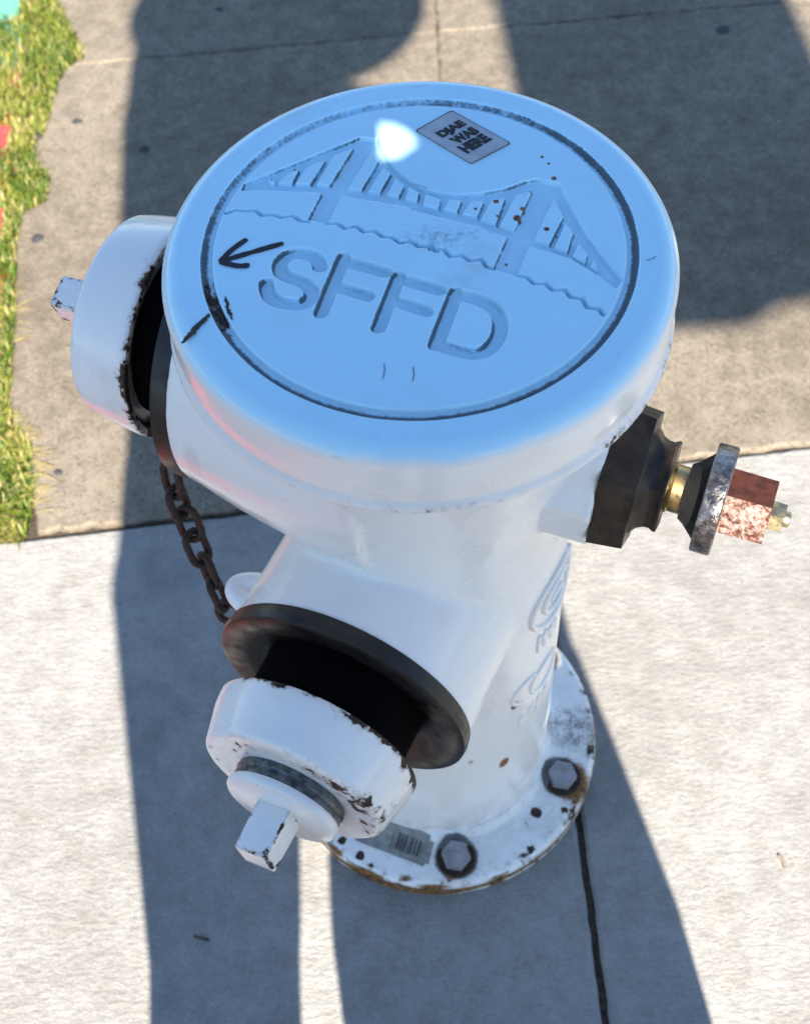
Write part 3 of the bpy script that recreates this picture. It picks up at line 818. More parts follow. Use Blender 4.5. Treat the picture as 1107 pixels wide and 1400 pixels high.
    for k, nm in enumerate(names):
        q = Q[ident == k]
        used, inv = np.unique(q.ravel(), return_inverse=True)
        me = bpy.data.meshes.new(nm)
        me.vertices.add(len(used)); me.vertices.foreach_set('co', P3[used].astype(np.float32).ravel())
        me.loops.add(len(inv)); me.loops.foreach_set('vertex_index', inv.astype(np.int32).ravel())
        nf = len(q)
        me.polygons.add(nf); me.polygons.foreach_set('loop_start', np.arange(0, nf * 4, 4, dtype=np.int32)); me.polygons.foreach_set('loop_total', np.full(nf, 4, dtype=np.int32))
        me.update(calc_edges=True); me.validate()
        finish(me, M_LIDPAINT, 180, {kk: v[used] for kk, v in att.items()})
        me.normals_split_custom_set_from_vertices([tuple(v) for v in Nn[used]])
        o = link(bpy.data.objects.new(nm, me), root)
        if nm == 'engraved_letter':
            o['label'] = 'sunken capital letter ' + 'SFFD'[k - 2] + ' in the lid'
    # rim and skirt
    zt = HL - 0.0006
    prof = [(R_TOP, zt)] + arc(0.1372, zt - 0.0128, 0.0128, 88, 4, 14, 0.30) + [(0.1500, HL - 0.030, 0.26), (0.1492, HL - 0.0440, 0.34), (0.1512, HL - 0.0460, 0.42), (0.1520, HL - 0.0492, 0.45), (0.1510, HL - 0.0516, 0.40), (0.1450, HL - 0.0520, 0.2), (0.128, HL - 0.0520)]
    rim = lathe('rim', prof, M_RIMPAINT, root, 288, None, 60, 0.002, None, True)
    n = len(rim.data.vertices)
    c = np.empty(n * 3, dtype=np.float32); rim.data.vertices.foreach_get('co', c); c = c.reshape(-1, 3)
    a = np.degrees(np.arctan2(c[:, 1], c[:, 0]))
    base = np.empty(n, dtype=np.float32); rim.data.attributes['chip'].data.foreach_get('value', base)
    ta = rim.data.attributes.new('sky_tint', 'FLOAT', 'POINT')                     # skylight blue put into the colour, fading to white over the rounded shoulder
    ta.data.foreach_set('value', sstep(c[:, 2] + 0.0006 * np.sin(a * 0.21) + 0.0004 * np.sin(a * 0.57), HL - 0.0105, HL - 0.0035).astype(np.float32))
    edge = np.exp(-((c[:, 2] - (HL - 0.009)) / 0.003) ** 2)
    base = np.maximum(base, 0.50 * edge * (np.exp(-((a + 48) / 16) ** 2) + np.exp(-((a + 112) / 14) ** 2) + 0.8 * np.exp(-((np.abs(a) - 165) / 10) ** 2)))
    lowe = np.exp(-((c[:, 2] - (HL - 0.048)) / 0.004) ** 2)
    base = np.maximum(base, 0.52 * lowe * np.exp(-((a + 42) / 18) ** 2))
    rim.data.attributes['chip'].data.foreach_set('value', base)
    return root
LID = make_lid()

# marks lying on the lid
M_CHIPIRON = flat('bare_iron_chip', (0.022, 0.018, 0.017), 0.7, 0.5, 400, 0.5)
def ribbon_d(P, w, z, seedv=1):
    """thin raised stroke, round ends, slightly uneven width"""
    rnd = random.Random(seedv)
    Q = smooth_path(P, 8) if len(P) > 2 else [tuple(np.array(P[0]) + (np.array(P[1]) - np.array(P[0])) * t / 12) for t in range(13)]
    Lf, Rt = [], []
    n = len(Q)
    for i, q in enumerate(Q):
        d = np.array(Q[min(i + 1, n - 1)]) - np.array(Q[max(i - 1, 0)]); d = d / (np.hypot(*d) + 1e-9)
        nn = np.array([-d[1], d[0]]); u = i / (n - 1)
        ww = w * (0.55 + 0.45 * min(1, 6 * min(u, 1 - u) + 0.3)) * rnd.uniform(0.86, 1.1)
        Lf.append(tuple(np.array(q) + nn * ww) + (z,)); Rt.append(tuple(np.array(q) - nn * ww) + (z,))
    V = Lf + Rt; F = [(i, i + 1, n + i + 1, n + i) for i in range(n - 1)]
    return V, F
ARROW = [[(-0.0779,0.0053),(-0.101,-0.0025),(-0.1142,-0.0072)],[(-0.1142,-0.0072),(-0.1074,0.002),(-0.0991,0.0099)],[(-0.1142,-0.0072),(-0.1043,-0.0109),(-0.0968,-0.011)]]
for i, (x0, y0, dx, dy) in enumerate(((-0.022, -0.098, 0.001, 0.011), (-0.006, -0.100, 0.0005, 0.010), (0.128, -0.020, 0.006, 0.003))):
    sv, sf = ribbon_d([(x0, y0), (x0 + dx * 0.5 + 0.0006, y0 + dy * 0.5), (x0 + dx, y0 + dy)], 0.00024, HL + 0.00015, 40 + i)
    mesh_obj('scratch', sv, sf, M_CHIPIRON, LID)
v, f = merge([ribbon_d(p, w, HL + 0.00022 + 0.00005 * i, 5 + i) for i, (p, w) in enumerate(zip(ARROW, (0.0019, 0.0018, 0.0021)))])
mesh_obj('marker_arrow', v, f, M_INK, LID)['label'] = 'arrow drawn in black marker, pointing left'
def flatpoly(name, P, z, mat, parent):
    return mesh_obj(name, [tuple(p) + (z,) for p in P], [tuple(range(len(P)))], mat, parent)
def ragged(P, amp, step=0.0012):
    out = []
    n = len(P)
    for i in range(n):
        a, b = np.array(P[i]), np.array(P[(i + 1) % n]); L = np.hypot(*(b - a)); m = max(1, int(L / step))
        for j in range(m):
            out.append(tuple(a + (b - a) * j / m + np.array([random.gauss(0, amp), random.gauss(0, amp)]) * (j > 0)))
    return out
flatpoly('paint_gouge', ragged([(-0.1326,-0.0667),(-0.1268,-0.0555),(-0.1177,-0.0453),(-0.1179,-0.049),(-0.1245,-0.0598),(-0.1313,-0.0673)], 0.0004), HL + 0.0002, M_CHIPIRON, LID)
flatpoly('paint_gouge', ragged([(-0.11,-0.0337),(-0.1073,-0.0388),(-0.1043,-0.0519),(-0.1059,-0.0507),(-0.1092,-0.0419)], 0.0005), HL + 0.0002, flat('rusty_chip', (0.05, 0.024, 0.014), 0.8, 0.5, 500), LID)

# sticker with its three words
ST = [(0.0004,0.0953),(0.0237,0.1123),(0.0586,0.0802),(0.0334,0.0634)]
def rounded_quad(P, r, n=5):
    out = []
    for i in range(4):
        p, a, b = np.array(P[i]), np.array(P[i - 1]), np.array(P[(i + 1) % 4])
        da = (a - p) / np.hypot(*(a - p)); db = (b - p) / np.hypot(*(b - p))
        p0, p2 = p + da * r, p + db * r
        for j in range(n + 1):
            t = j / n; out.append(tuple((1 - t) ** 2 * p0 + 2 * t * (1 - t) * p + t * t * p2))
    return out
rq = rounded_quad(ST, 0.0022)
cen = np.mean(np.array(rq), axis=0)
V = [tuple(p) + (HL + 0.0004,) for p in rq] + [tuple(cen + (np.array(p) - cen) * 1.006) + (HL - 0.0001,) for p in rq]
n = len(rq)
stick = mesh_obj('sticker', V, [tuple(range(n))] + [(i, n + i, n + (i + 1) % n, (i + 1) % n) for i in range(n)], M_STICKER, LID)
stick['label'] = 'small grey rectangular sticker with black block lettering'
inner = [cen + (np.array(p) - cen) * 0.972 for p in rq]; outer_ = [cen + (np.array(p) - cen) * 0.996 for p in rq]
V = [tuple(p) + (HL + 0.00055,) for p in inner] + [tuple(p) + (HL + 0.00055,) for p in outer_]
mesh_obj('sticker_border', V, [(i, (i + 1) % n, n + (i + 1) % n, n + i) for i in range(n)], M_INK, stick)
def text_mesh(txt, bold=0.0):
    cu = bpy.data.curves.new('t', 'FONT'); cu.body = txt; cu.size = 1.0; cu.offset = bold
    o = bpy.data.objects.new('t', cu); COL.objects.link(o)
    dg = bpy.context.evaluated_depsgraph_get(); dg.update()
    me = bpy.data.meshes.new_from_object(o.evaluated_get(dg))
    bpy.data.objects.remove(o); bpy.data.curves.remove(cu)
    return me
ux = np.array(ST[1]) - np.array(ST[0]); uy = np.array(ST[2]) - np.array(ST[1])      # text runs along the short side, lines step along the long side
for word, s0, s1, t0, t1 in (('DJAE', 0.20, 0.86, 0.21, 0.39), ('WAS', 0.24, 0.86, 0.41, 0.58), ('HERE', 0.16, 0.84, 0.60, 0.79)):
    me = text_mesh(word, 0.075)
    c = np.empty(len(me.vertices) * 3, dtype=np.float32); me.vertices.foreach_get('co', c); c = c.reshape(-1, 3)
    mn, mx = c.min(0), c.max(0)
    u = s0 + (s1 - s0) * (c[:, 0] - mn[0]) / (mx[0] - mn[0]); w = t1 + (t0 - t1) * (c[:, 1] - mn[1]) / (mx[1] - mn[1])
    xy = np.array(ST[0]) + u[:, None] * ux + w[:, None] * uy
    me.vertices.foreach_set('co', np.column_stack([xy, np.full(len(xy), HL + 0.0006)]).astype(np.float32).ravel()); me.update()
    me.name = 'sticker_word'; me.materials.clear(); finish(me, M_INK)
    link(bpy.data.objects.new('sticker_word', me), stick)

# barcode label on the flange
BC = [(-0.0862,-0.1084),(-0.0145,-0.1394),(-0.0067,-0.1127),(-0.072,-0.0842)]
rq = rounded_quad(BC, 0.004)
zf = 0.0352
def flange_z(x, y):
    P = [p for p in fl_prof if p[1] >= 0.0300][::-1]
    return float(np.interp(math.hypot(x, y), [p[0] for p in P], [p[1] for p in P]))
def drape(P, up, nu=14, nv=8, trim=0.0):
    a, b, c, d = [np.array(q) for q in P]; V, F = [], []
    for i in range(nu + 1):
        for j in range(nv + 1):
            u, w = i / nu, j / nv
            q = (a * (1 - u) + b * u) * (1 - w) + (d * (1 - u) + c * u) * w
            V.append((q[0], q[1], flange_z(*q) + up))
    for i in range(nu):
        for j in range(nv):
            if trim and (i in (0, nu - 1)) and (j in (0, nv - 1)): continue
            F.append((i * (nv + 1) + j, (i + 1) * (nv + 1) + j, (i + 1) * (nv + 1) + j + 1, i * (nv + 1) + j + 1))
    return V, F
lv, lf_ = drape(BC, 0.0006, 20, 8, 1)
lab = mesh_obj('barcode_label', lv, lf_, M_LABEL, HY)
lab['label'] = 'weathered grey barcode label stuck on the base flange'
p0, p1, p3 = [np.array(q) for q in ([(-0.0499,-0.1179),(-0.0211,-0.1296),(-0.0165,-0.1162),(-0.0448,-0.1044)][0], [(-0.0499,-0.1179),(-0.0211,-0.1296),(-0.0165,-0.1162),(-0.0448,-0.1044)][1], [(-0.0499,-0.1179),(-0.0211,-0.1296),(-0.0165,-0.1162),(-0.0448,-0.1044)][3])]
t = 0.0; vv = []; ff = []
while t < 1.0:
    w = random.choice((0.02, 0.03, 0.05)); e = min(1.0, t + w)
    q = [p0 + (p1 - p0) * t, p0 + (p1 - p0) * e, p0 + (p1 - p0) * e + (p3 - p0), p0 + (p1 - p0) * t + (p3 - p0)]
    dv, df = drape(q, 0.0009, 1, 5); i = len(vv); vv += dv; ff += [tuple(k + i for k in g) for g in df]
    t = e + random.choice((0.02, 0.03, 0.06))
mesh_obj('barcode', vv, ff, M_BARS, lab)

# ---- outlets
M_NECK = flat('dull_black_iron', (0.003, 0.003, 0.003), 0.95, 0.3, 60, 0.0, 0.06)  # even near-black, nearly without specular
def ring_and_cap(prefix, A, L0, r_ring, Lb, rb, Lf, rf, seedv):
    # black gasket ring and the dark threaded neck behind the cap
    g = lathe('gasket_ring', [(r_ring - 0.004, L0 - 0.012), (r_ring, L0 - 0.010), (r_ring + 0.0012, L0 - 0.003), (r_ring + 0.0004, L0 + 0.0015), (r_ring - 0.003, L0 + 0.0032), (r_ring - 0.022, L0 + 0.0012), (r_ring - 0.028, L0 - 0.004), (0.03, L0 - 0.006)], M_GASKET, HY, 128, A, 50)
    lathe('threaded_neck', [(0.0600, L0 - 0.008), (0.0600, Lb + 0.004)], M_NECK, g, 64, A, 30)
    prof = ([(0.050, Lb + 0.010, 0.2), (rb - 0.007, Lb + 0.010, 0.6), (rb - 0.006, Lb, 0.60), (rb - 0.001, Lb - 0.0002, 0.56), (rb, Lb + 0.0012, 0.53), (rb - 0.0002, Lb + 0.005, 0.43), (rb - 0.001, Lb + 0.012, 0.30)]
            + [(rf + (rb - rf) * 0.25, Lf - 0.012, 0.28)] + arc(rf - 0.0055, Lf - 0.0055, 0.0055, 10, 85, 6, 0.40) + [(rf - 0.012, Lf + 0.0002, 0.44), (0.046, Lf - 0.0006, 0.40), (0.012, Lf - 0.0004, 0.2)])
    cap = lathe('outlet_cap', prof, M_PAINT, HY, 160, A, 45, 0.0022)
    if prefix == 'near':                                    # the flank that gets knocked is chipped and dirty
        iv = A.inverted(); me = cap.data; nv = len(me.vertices)
        L = np.array([iv @ v.co for v in me.vertices]); ch = np.empty(nv, dtype=np.float32); me.attributes['chip'].data.foreach_get('value', ch)
        ang = np.degrees(np.arctan2(L[:, 1], L[:, 0])); rr = np.hypot(L[:, 0], L[:, 1])
        side = np.exp(-((ang - 5) / 40) ** 2)
        ch = ch + 0.10 * side * (rr > 0.05) + 0.07 * np.exp(-((ang - 60) / 50) ** 2) * np.exp(-((L[:, 2] - Lf) / 0.004) ** 2)
        me.attributes['chip'].data.foreach_set('value', ch.astype(np.float32))
        ra = me.attributes.new('rust', 'FLOAT', 'POINT'); ra.data.foreach_set('value', (0.40 * side * (rr > 0.055)).astype(np.float32))
    return g, cap

g_n, cap_n = ring_and_cap('near', A_N, 0.1525, 0.0950, 0.1895, 0.0755, 0.2295, 0.0685, 1)
g_n['label'] = 'wide black gasket ring of the near outlet'; cap_n['label'] = 'white cap of the near outlet, chipped along its back edge'
g_l, cap_l = ring_and_cap('left', A_L, 0.1510, 0.0952, 0.1815, 0.0775, 0.2270, 0.0715, 2)
g_l['label'] = 'black gasket ring of the left outlet'; cap_l['label'] = 'white cap of the left outlet, rusty along its back edge'

# near cap fittings: scuffed ring, collar, square key
lathe('cap_seal', [(0.030, 0.2290), (0.0402, 0.2295), (0.0408, 0.2330), (0.0392, 0.2345), (0.0392, 0.2358), (0.0402, 0.2372), (0.0400, 0.2400), (0.030, 0.2405)], M_GREYRING, cap_n, 96, A_N, 50)
lathe('cap_collar', [(0.030, 0.2402), (0.0405, 0.2405, 0.3), (0.0418, 0.2425, 0.3), (0.0415, 0.2455, 0.3), (0.0395, 0.2475, 0.3), (0.012, 0.2480)], M_PAINT, cap_n, 96, A_N, 50)
prism('cap_key', 4, 0.0185, 0.0172, 0.2470, 0.2835, M_PAINT, cap_n, A_N, R(45 + 9), 0.0016, 0.51, 3)
# left cap fittings
lathe('cap_collar', [(0.024, 0.2265), (0.0260, 0.2270, 0.3), (0.0265, 0.2297, 0.3), (0.0245, 0.2315, 0.3), (0.010, 0.2320)], M_PAINT, cap_l, 72, A_L, 50)
prism('cap_key', 4, 0.0185, 0.0168, 0.2310, 0.2760, M_PAINT, cap_l, A_L, R(45 - 14), 0.0022, 0.51, 3)

# ---- valve stem assembly on the right
stem_nut = prism('packing_nut', 6, 0.0525, 0.0500, 0.1285, 0.1515, M_BRONZE_DARK, HY, A_S, R(14), 0.003)
lathe('packing_gland', [(0.0400, 0.1505), (0.0372, 0.1535), (0.0335, 0.1565), (0.0315, 0.1605), (0.0312, 0.1640), (0.0330, 0.1672), (0.0325, 0.1688), (0.012, 0.1692)], M_BRONZE_DARK, stem_nut, 6, A_S @ Matrix.Rotation(R(14), 4, 'Z'), 40)
lathe('stem_rod', [(0.0165, 0.165), (0.0170, 0.1705), (0.0158, 0.1715), (0.0158, 0.1850), (0.010, 0.1850)], M_BRASS, HY, 48, A_S, 35)
wash = lathe('stop_washer', [(0.020, 0.1915), (0.0355, 0.1920), (0.0363, 0.1930), (0.0363, 0.2045), (0.0352, 0.2055), (0.016, 0.2055)], M_STEEL, HY, 96, A_S, 40)
lathe('washer_cone', [(0.0170, 0.1800), (0.0185, 0.1795), (0.0210, 0.1835), (0.0290, 0.1918), (0.020, 0.1935)], M_BLACK, wash, 48, A_S, 40)
op = prism('operating_nut', 5, 0.0228, 0.0222, 0.2050, 0.2345, M_COPPER, HY, A_S, R(42), 0.0014)
inv = A_S.to_3x3().inverted()
wa = [0.62 if (inv @ p.normal).y < 0.6 else -0.2 for p in op.data.polygons]          # old paint survives on the side faces only
at = op.data.attributes.new('white', 'FLOAT', 'FACE'); at.data.foreach_set('value', wa)
prism('end_nut', 6, 0.0108, 0.0104, 0.2335, 0.2435, M_NUTGOLD, op, A_S, R(4), 0.0008)
lathe('end_bolt', [(0.0052, 0.242), (0.0052, 0.2465), (0.0044, 0.2475), (0.001, 0.2475)], M_NUTGOLD, op, 20, A_S, 40)

# ---- chain from the left outlet to a lug on the near outlet
def lug():
    # half loop of white iron bulging from the neck
    c0 = lc - out_ * 0.012 - along * 0.018; c1 = lc - out_ * 0.012 + along * 0.018
    pts = []
    for i in range(17):
        a = math.pi * i / 16
        pts.append(lc - out_ * 0.014 + out_ * (0.028 * math.sin(a)) - along * (0.0105 * math.cos(a)))
    v, f = tube_rings(pts, [0.0098 - 0.0018 * math.sin(math.pi * i / 16) for i in range(17)], 14)
    return voxel_solid('chain_lug', [(v, f)], 0.0016, 4, M_PAINT, HY)
lug()
def link_mesh():
    pts = []
    L, w, n = 0.0136, 0.0077, 8
    for i in range(n + 1): a = -math.pi / 2 + math.pi * i / n; pts.append((w * math.cos(a) * 0 + (L - w) + w * math.cos(a), w * math.sin(a), 0))
    for i in range(n + 1): a = math.pi / 2 + math.pi * i / n; pts.append((-(L - w) + w * math.cos(a), w * math.sin(a), 0))
    P = [Vector(p) for p in pts]; n = len(P); V, F = [], []; seg = 8; rr = 0.0030
    for i, p in enumerate(P):
        t = (P[(i + 1) % n] - P[i - 1]).normalized(); u = Vector((0, 0, 1)); w_ = t.cross(u)
        for k in range(seg):
            a = 2 * math.pi * k / seg; V.append(p + (u * math.cos(a) + w_ * math.sin(a)) * rr)
    for i in range(n):
        for k in range(seg):
            j = (k + 1) % seg; F.append((i * seg + k, i * seg + j, ((i + 1) % n) * seg + j, ((i + 1) % n) * seg + k))
    me = bpy.data.meshes.new('chain_link'); me.from_pydata([tuple(v) for v in V], [], F); me.update(); finish(me, M_CHAIN, 180)
    return me
chain = empty('cap_chain'); chain.parent = HY
chain['label'] = 'rusty iron chain hanging between the two outlets'
LM = link_mesh()
CH = [(-0.1858,0.011,0.49),(-0.1848,0.0032,0.475),(-0.1834,-0.001,0.46),(-0.1785,-0.0076,0.445),(-0.1749,-0.0177,0.43),(-0.1685,-0.0282,0.415),(-0.1636,-0.0388,0.4),(-0.1558,-0.0499,0.385),(-0.1473,-0.0538,0.388),(-0.1396,-0.0509,0.405)]
cp = smooth_path([tuple(p) for p in CH], 12)
cl = [0.0]
for a, b in zip(cp, cp[1:]): cl.append(cl[-1] + float(np.linalg.norm(np.array(b) - np.array(a))))
pitch = 0.0202
nl = int(cl[-1] / pitch)
for i in range(nl):
    def at_(s): return Vector([float(np.interp(s, cl, [p[k] for p in cp])) for k in range(3)])
    c = at_((i + 0.5) * pitch); d = (at_((i + 0.5) * pitch + 0.006) - at_((i + 0.5) * pitch - 0.006)).normalized()
    side = d.cross(Vector((0, 0, 1))).normalized(); up = side.cross(d)
    tw = (R(38) if i % 2 else R(128)) + random.uniform(-0.45, 0.45)
    yv = side * math.cos(tw) + up * math.sin(tw); zv = d.cross(yv)
    o = bpy.data.objects.new('chain_link', LM); link(o, chain)
    m = Matrix((d, yv, zv)).transposed().to_4x4(); m.translation = c
    o.matrix_local = m

# ================================================================== WHO AND WHAT CASTS THE SHADOWS (behind the camera)
M_SKIN = flat('skin', (0.42, 0.25, 0.18), 0.5, 0.12, 40)
M_DENIM = flat('dark_denim', (0.035, 0.045, 0.085), 0.85, 0.25, 300, 0.3)
M_JACKET = flat('cream_jacket', (0.55, 0.53, 0.48), 0.8, 0.2, 200, 0.3)
M_SHOE = flat('brown_shoe', (0.07, 0.04, 0.025), 0.5, 0.2)
M_STRAW = flat('straw_hat', (0.42, 0.34, 0.20), 0.8, 0.2, 300, 0.4)
M_CANVAS = flat('canvas_tote', (0.40, 0.36, 0.28), 0.85, 0.1, 250, 0.3)
M_HAIR = flat('dark_hair', (0.02, 0.014, 0.010), 0.5, 0.3, 300)

PERSON = empty('person', (-0.04, -0.78, 0))
tag(PERSON, 'person in cream jacket and straw hat bending over the hydrant with a phone', 'person')
def loc_child(o):
    o.matrix_parent_inverse = Matrix.Translation((0.04, 0.78, 0)); return o
fy = Vector((0, 1, 0))
def build_person():
    hipL, hipR = (-0.158, -0.83, 0.90), (0.064, -0.83, 0.90)
    kneeL, kneeR = (-0.160, -0.735, 0.48), (0.016, -0.735, 0.48)
    ankL, ankR = (-0.165, -0.79, 0.09), (0.035, -0.79, 0.09)
    sh_l, sh_r = (-0.195, -0.715, 1.455), (0.128, -0.735, 1.350)
    elL, elR = (-0.203, -0.590, 1.465), (0.188, -0.645, 1.350)
    wrL, wrR = (-0.075, -0.61, 1.235), (0.085, -0.625, 1.195)
    waist, chest, neck = (-0.037, -0.82, 1.05), (-0.037, -0.775, 1.26), (-0.062, -0.68, 1.46)
    head = Vector((-0.042, -0.635, 1.515))
    cap = capsule
    P = [cap(waist, chest, 0.11, 0.12, 16, (fy, 0.7)), cap(chest, neck, 0.085, 0.045), cap(neck, tuple(head), 0.050, 0.062),
         cap(head + Vector((0, -0.012, 0.012)), head + Vector((0, 0.004, 0.03)), 0.088, 0.086), cap(head + Vector((0, 0.042, -0.052)), head + Vector((0, 0.02, 0.0)), 0.040, 0.062),
         cap(head + Vector((0, 0.085, 0.012)), head + Vector((0, 0.104, -0.022)), 0.009, 0.014), cap(head + Vector((0, 0.078, -0.058)), head + Vector((0, 0.06, -0.06)), 0.016, 0.022),
         cap(head + Vector((-0.088, -0.004, -0.014)), head + Vector((-0.090, -0.010, 0.016)), 0.011, 0.014), cap(head + Vector((0.088, -0.004, -0.014)), head + Vector((0.090, -0.010, 0.016)), 0.011, 0.014),
         cap(sh_l, (-0.05, -0.74, 1.35), 0.055, 0.055), cap((-0.05, -0.74, 1.34), sh_r, 0.055, 0.055), cap(sh_l, elL, 0.045, 0.038), cap(sh_r, elR, 0.045, 0.038), cap(elL, wrL, 0.038, 0.024), cap(elR, wrR, 0.038, 0.024),
         cap(waist, hipL, 0.10, 0.085), cap(waist, hipR, 0.10, 0.085), cap(hipL, kneeL, 0.075, 0.052), cap(hipR, kneeR, 0.075, 0.052), cap(kneeL, ankL, 0.052, 0.036), cap(kneeR, ankR, 0.052, 0.036)]
    # hands: palms along the phone's long sides, fingers curled round its back edge
    ph = cam.matrix_world
    for s, wr in ((-1, wrL), (1, wrR)):
        dn = 0.0 if s < 0 else -0.050
        palm = ph @ Vector((s * 0.052, -0.030 + dn, 0.020))
        P.append(cap(wr, tuple(palm), 0.023, 0.021))
        kn = [ph @ Vector((s * 0.050, -0.034 + dn + 0.019 * k, 0.014)) for k in range(4)]
        for k, q in enumerate(kn):
            P.append(cap(palm, q, 0.016, 0.0095))
            mid = ph @ Vector((s * 0.050, -0.032 + dn + 0.019 * k, 0.004)); tip = ph @ Vector((s * (0.038 - 0.002 * k), -0.030 + dn + 0.019 * k, 0.003))
            P.append(cap(q, mid, 0.0095, 0.0085)); P.append(cap(mid, tip, 0.0085, 0.0072))
        t0 = ph @ Vector((s * 0.052, -0.020 + dn, 0.030)); t1 = ph @ Vector((s * 0.030, 0.004 + dn, 0.034))
        P.append(cap(palm, t0, 0.016, 0.011)); P.append(cap(t0, t1, 0.011, 0.008))
    body_o = voxel_solid('body', P, 0.0035, 5, M_SKIN, PERSON); loc_child(body_o)
    J = [cap(waist, chest, 0.210, 0.205, 18, (fy, 0.55)), cap((-0.037, -0.85, 0.91), waist, 0.222, 0.212, 18, (fy, 0.55)), cap(chest, (-0.068, -0.705, 1.430), 0.12, 0.050),
         cap(sh_l, (-0.10, -0.715, 1.42), 0.066, 0.066), cap((-0.06, -0.745, 1.305), (0.145, -0.735, 1.340), 0.066, 0.066), cap((-0.16, -0.69, 1.50), (-0.10, -0.69, 1.50), 0.062, 0.062), cap((-0.14, -0.775, 1.25), (0.06, -0.775, 1.25), 0.115, 0.115),
         cap((-0.195, -0.72, 1.44), (-0.195, -0.78, 1.10), 0.066, 0.066), cap(sh_l, elL, 0.064, 0.056), cap((0.095, -0.735, 1.355), elR, 0.064, 0.056), cap((0.150, -0.735, 1.385), (0.155, -0.78, 1.06), 0.066, 0.064), cap((-0.08, -0.70, 1.480), (0.085, -0.708, 1.463), 0.036, 0.032), cap((0.085, -0.708, 1.463), (0.150, -0.735, 1.395), 0.032, 0.05), cap(elL, wrL, 0.056, 0.036), cap(elR, wrR, 0.056, 0.036)]  # collar bar and raised arm shaped so a sun patch makes the lid highlight
    loc_child(voxel_solid('jacket', J, 0.006, 3, M_JACKET, PERSON))
    T = [cap((-0.037, -0.85, 0.93), (-0.037, -0.85, 0.86), 0.150, 0.150, 16, (fy, 0.75)), cap(hipL, kneeL, 0.104, 0.074), cap(hipR, kneeR, 0.098, 0.075), cap(kneeL, (ankL[0], ankL[1], 0.10), 0.072, 0.062), cap(kneeR, (ankR[0], ankR[1], 0.10), 0.075, 0.062)]
    loc_child(voxel_solid('trousers', T, 0.006, 3, M_DENIM, PERSON))
    for a in (ankL, ankR):
        x = a[0]
        loc_child(voxel_solid('shoe', [cap((x, -0.82, 0.045), (x, -0.60, 0.035), 0.045, 0.035), cap((x, -0.79, 0.05), (x, -0.79, 0.10), 0.045, 0.045)], 0.005, 2, M_SHOE, PERSON))
    loc_child(voxel_solid('hair', [cap(head + Vector((0, -0.03, 0.02)), head + Vector((0, -0.045, -0.04)), 0.086, 0.066), cap(head + Vector((0, -0.01, 0.035)), head + Vector((0, 0.0, 0.045)), 0.09, 0.088)], 0.005, 3, M_HAIR, PERSON))
    hat = lathe('straw_hat', [(0.219, -0.022), (0.222, -0.016), (0.150, 0.004), (0.112, 0.012), (0.108, 0.03), (0.100, 0.085), (0.080, 0.105), (0.04, 0.112), (0.001, 0.112)], M_STRAW, PERSON, 64, Matrix.Translation((-0.038, -0.605, 1.582)) @ Matrix.Rotation(R(-8), 4, 'X'), 40)
    loc_child(hat)
    for s in (-1, 1):
        e = capsule(head + Vector((s * 0.034, 0.080, 0.012)), head + Vector((s * 0.034, 0.081, 0.012)), 0.011, 0.011)
        loc_child(mesh_obj('eye', e[0], e[1], flat('eye', (0.6, 0.58, 0.55), 0.2), PERSON, 180))
build_person()

def phone():
    bm = bmesh.new()
    bmesh.ops.create_cube(bm, size=1.0, matrix=Matrix.Diagonal((0.076, 0.158, 0.008, 1)))
    bmesh.ops.bevel(bm, geom=bm.edges[:], offset=0.0035, segments=3, affect='EDGES')
    me = bpy.data.meshes.new('phone'); bm.to_mesh(me); bm.free(); finish(me, flat('phone_shell', (0.02, 0.02, 0.022), 0.3, 0.1), 50)
    o = link(bpy.data.objects.new('phone', me))
    o.matrix_world = cam.matrix_world @ Matrix.Translation((0, -0.045, 0.012))
    tag(o, 'dark phone held above the hydrant in two hands', 'phone')
    v, f = lathe_shell([(0.009, -0.0), (0.009, 0.0012), (0.007, 0.0016)], 24)
    me2 = bpy.data.meshes.new('camera_bump'); me2.from_pydata([tuple(Vector((0.018, 0.060, -0.0042)) - Vector((0, 0, q.z))) if False else (q.x + 0.018, q.y + 0.060, -0.0040 - q.z) for q in v], [], f); me2.update(); finish(me2, M_BLACK, 40)
    link(bpy.data.objects.new('camera_bump', me2), o)
phone()

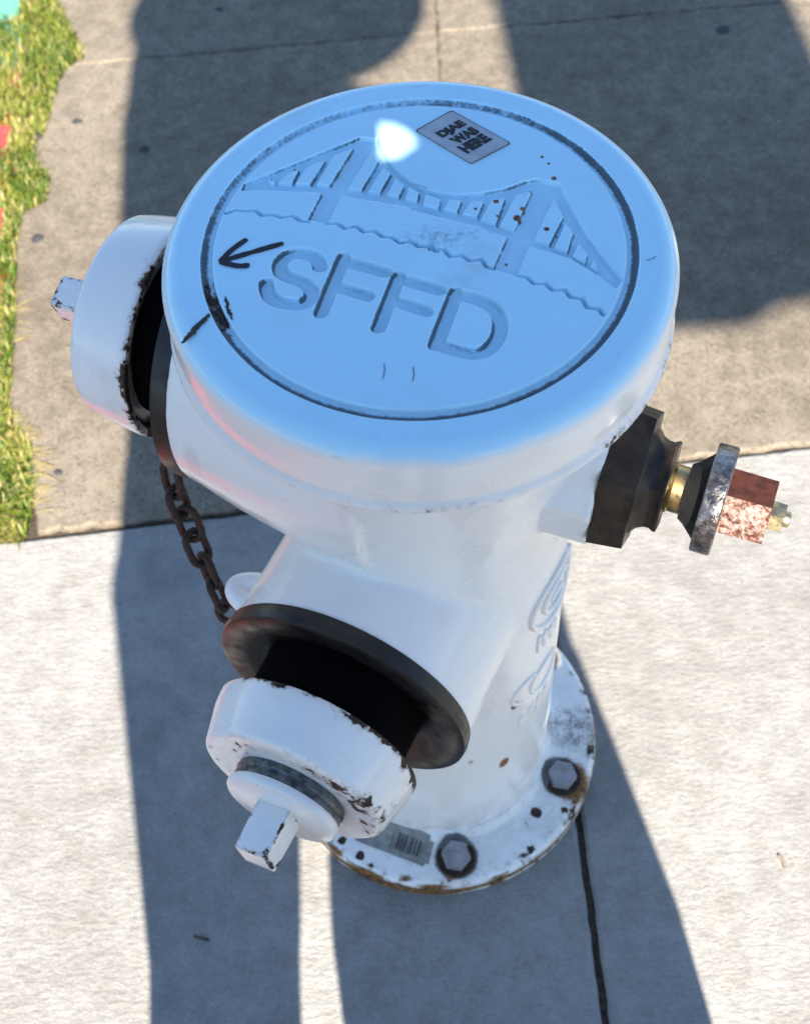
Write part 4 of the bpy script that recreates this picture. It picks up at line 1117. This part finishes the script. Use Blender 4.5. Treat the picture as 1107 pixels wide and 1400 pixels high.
def tote():
    root = empty('shadow_tote', (0.185, -0.75, 0.30))  # unseen bag, its outline shaped to fill out the right leg's shadow
    tag(root, 'unseen canvas tote bag, shaped to widen the shadow of the right leg', 'bag')
    P = []
    bm = bmesh.new()
    rows = [(0.30, 0.088, 0.275, 0.05), (0.33, 0.085, 0.284, 0.07), (0.48, 0.085, 0.272, 0.07), (0.64, 0.09, 0.245, 0.045), (0.74, 0.095, 0.228, 0.012)]
    V, F = [], []; seg = 24
    for z, x0, x1, d in rows:
        for k in range(seg):
            a = 2 * math.pi * k / seg
            cx = math.copysign(abs(math.cos(a)) ** 0.45, math.cos(a)); cy = math.copysign(abs(math.sin(a)) ** 0.7, math.sin(a))
            V.append(((x0 + x1) / 2 + cx * (x1 - x0) / 2 - 0.185, cy * d, z - 0.30))
    for i in range(len(rows) - 1):
        for k in range(seg):
            j = (k + 1) % seg; F.append((i * seg + k, i * seg + j, (i + 1) * seg + j, (i + 1) * seg + k))
    F.append(tuple(reversed(range(seg)))); F.append(tuple((len(rows) - 1) * seg + k for k in range(seg)))
    bm.free()
    mesh_obj('bag_body', V, F, M_CANVAS, root, 50)
    for s in (-1, 1):
        path = [(-0.045, s * 0.014, 0.43), (-0.055, s * 0.03, 0.8), (-0.06, s * 0.05, 1.10), (-0.055, 0.0, 1.155), (-0.02, s * 0.05, 1.08), (0.0, s * 0.03, 0.8), (0.03, s * 0.014, 0.43)]
        v, f = tube_rings(smooth_path3(path), [0.009] * len(smooth_path3(path)), 8)
        mesh_obj('strap', v, f, M_CANVAS, root, 60)
def smooth_path3(P, k=5): return [tuple(q) for q in smooth_path(P, k)]
tote()

def sign():
    root = empty('shadow_sign', (0.90, -1.60, 0))  # unseen panel and post, outline shaped to the upper-right pavement shadow
    tag(root, 'unseen blank sign panel on a post, shaped to cast the upper-right shadow', 'sign')
    M_GALV = metal_material('galvanised_steel', (0.42, 0.43, 0.44), (0.30, 0.31, 0.32), (0.35, 0.55), 0.9, 40, 0.15, 150)
    lathe('post', [(0.030, 0.0), (0.030, 2.85), (0.026, 2.86), (0.001, 2.862)], M_GALV, root, 32)
    bm = bmesh.new()
    x0, x1, z0, z1 = 0.373 - 0.90, 0.810 - 0.90, 1.835, 2.70
    pts = [(x0, z0), (x0 + 0.215, z0), (x0 + 0.27, z0 + 0.028), (x1, z0 + 0.048), (x1, z1), (x0, z1)]
    vs = [bm.verts.new((x, 0.034, z)) for x, z in pts]; fc = bm.faces.new(vs)
    ex = bmesh.ops.extrude_face_region(bm, geom=[fc])
    for g in ex['geom']:
        if isinstance(g, bmesh.types.BMVert): g.co.y += 0.004
    bmesh.ops.recalc_face_normals(bm, faces=bm.faces[:])
    me = bpy.data.meshes.new('panel'); bm.to_mesh(me); bm.free(); finish(me, M_GALV)
    link(bpy.data.objects.new('panel', me), root)
    for z in (2.05, 2.55):
        b = tube_rings([(0.035, 0.028, z), (-0.40, 0.028, z)], [0.006, 0.006], 8)
        mesh_obj('bracket', b[0], b[1], M_GALV, root, 60)
sign()
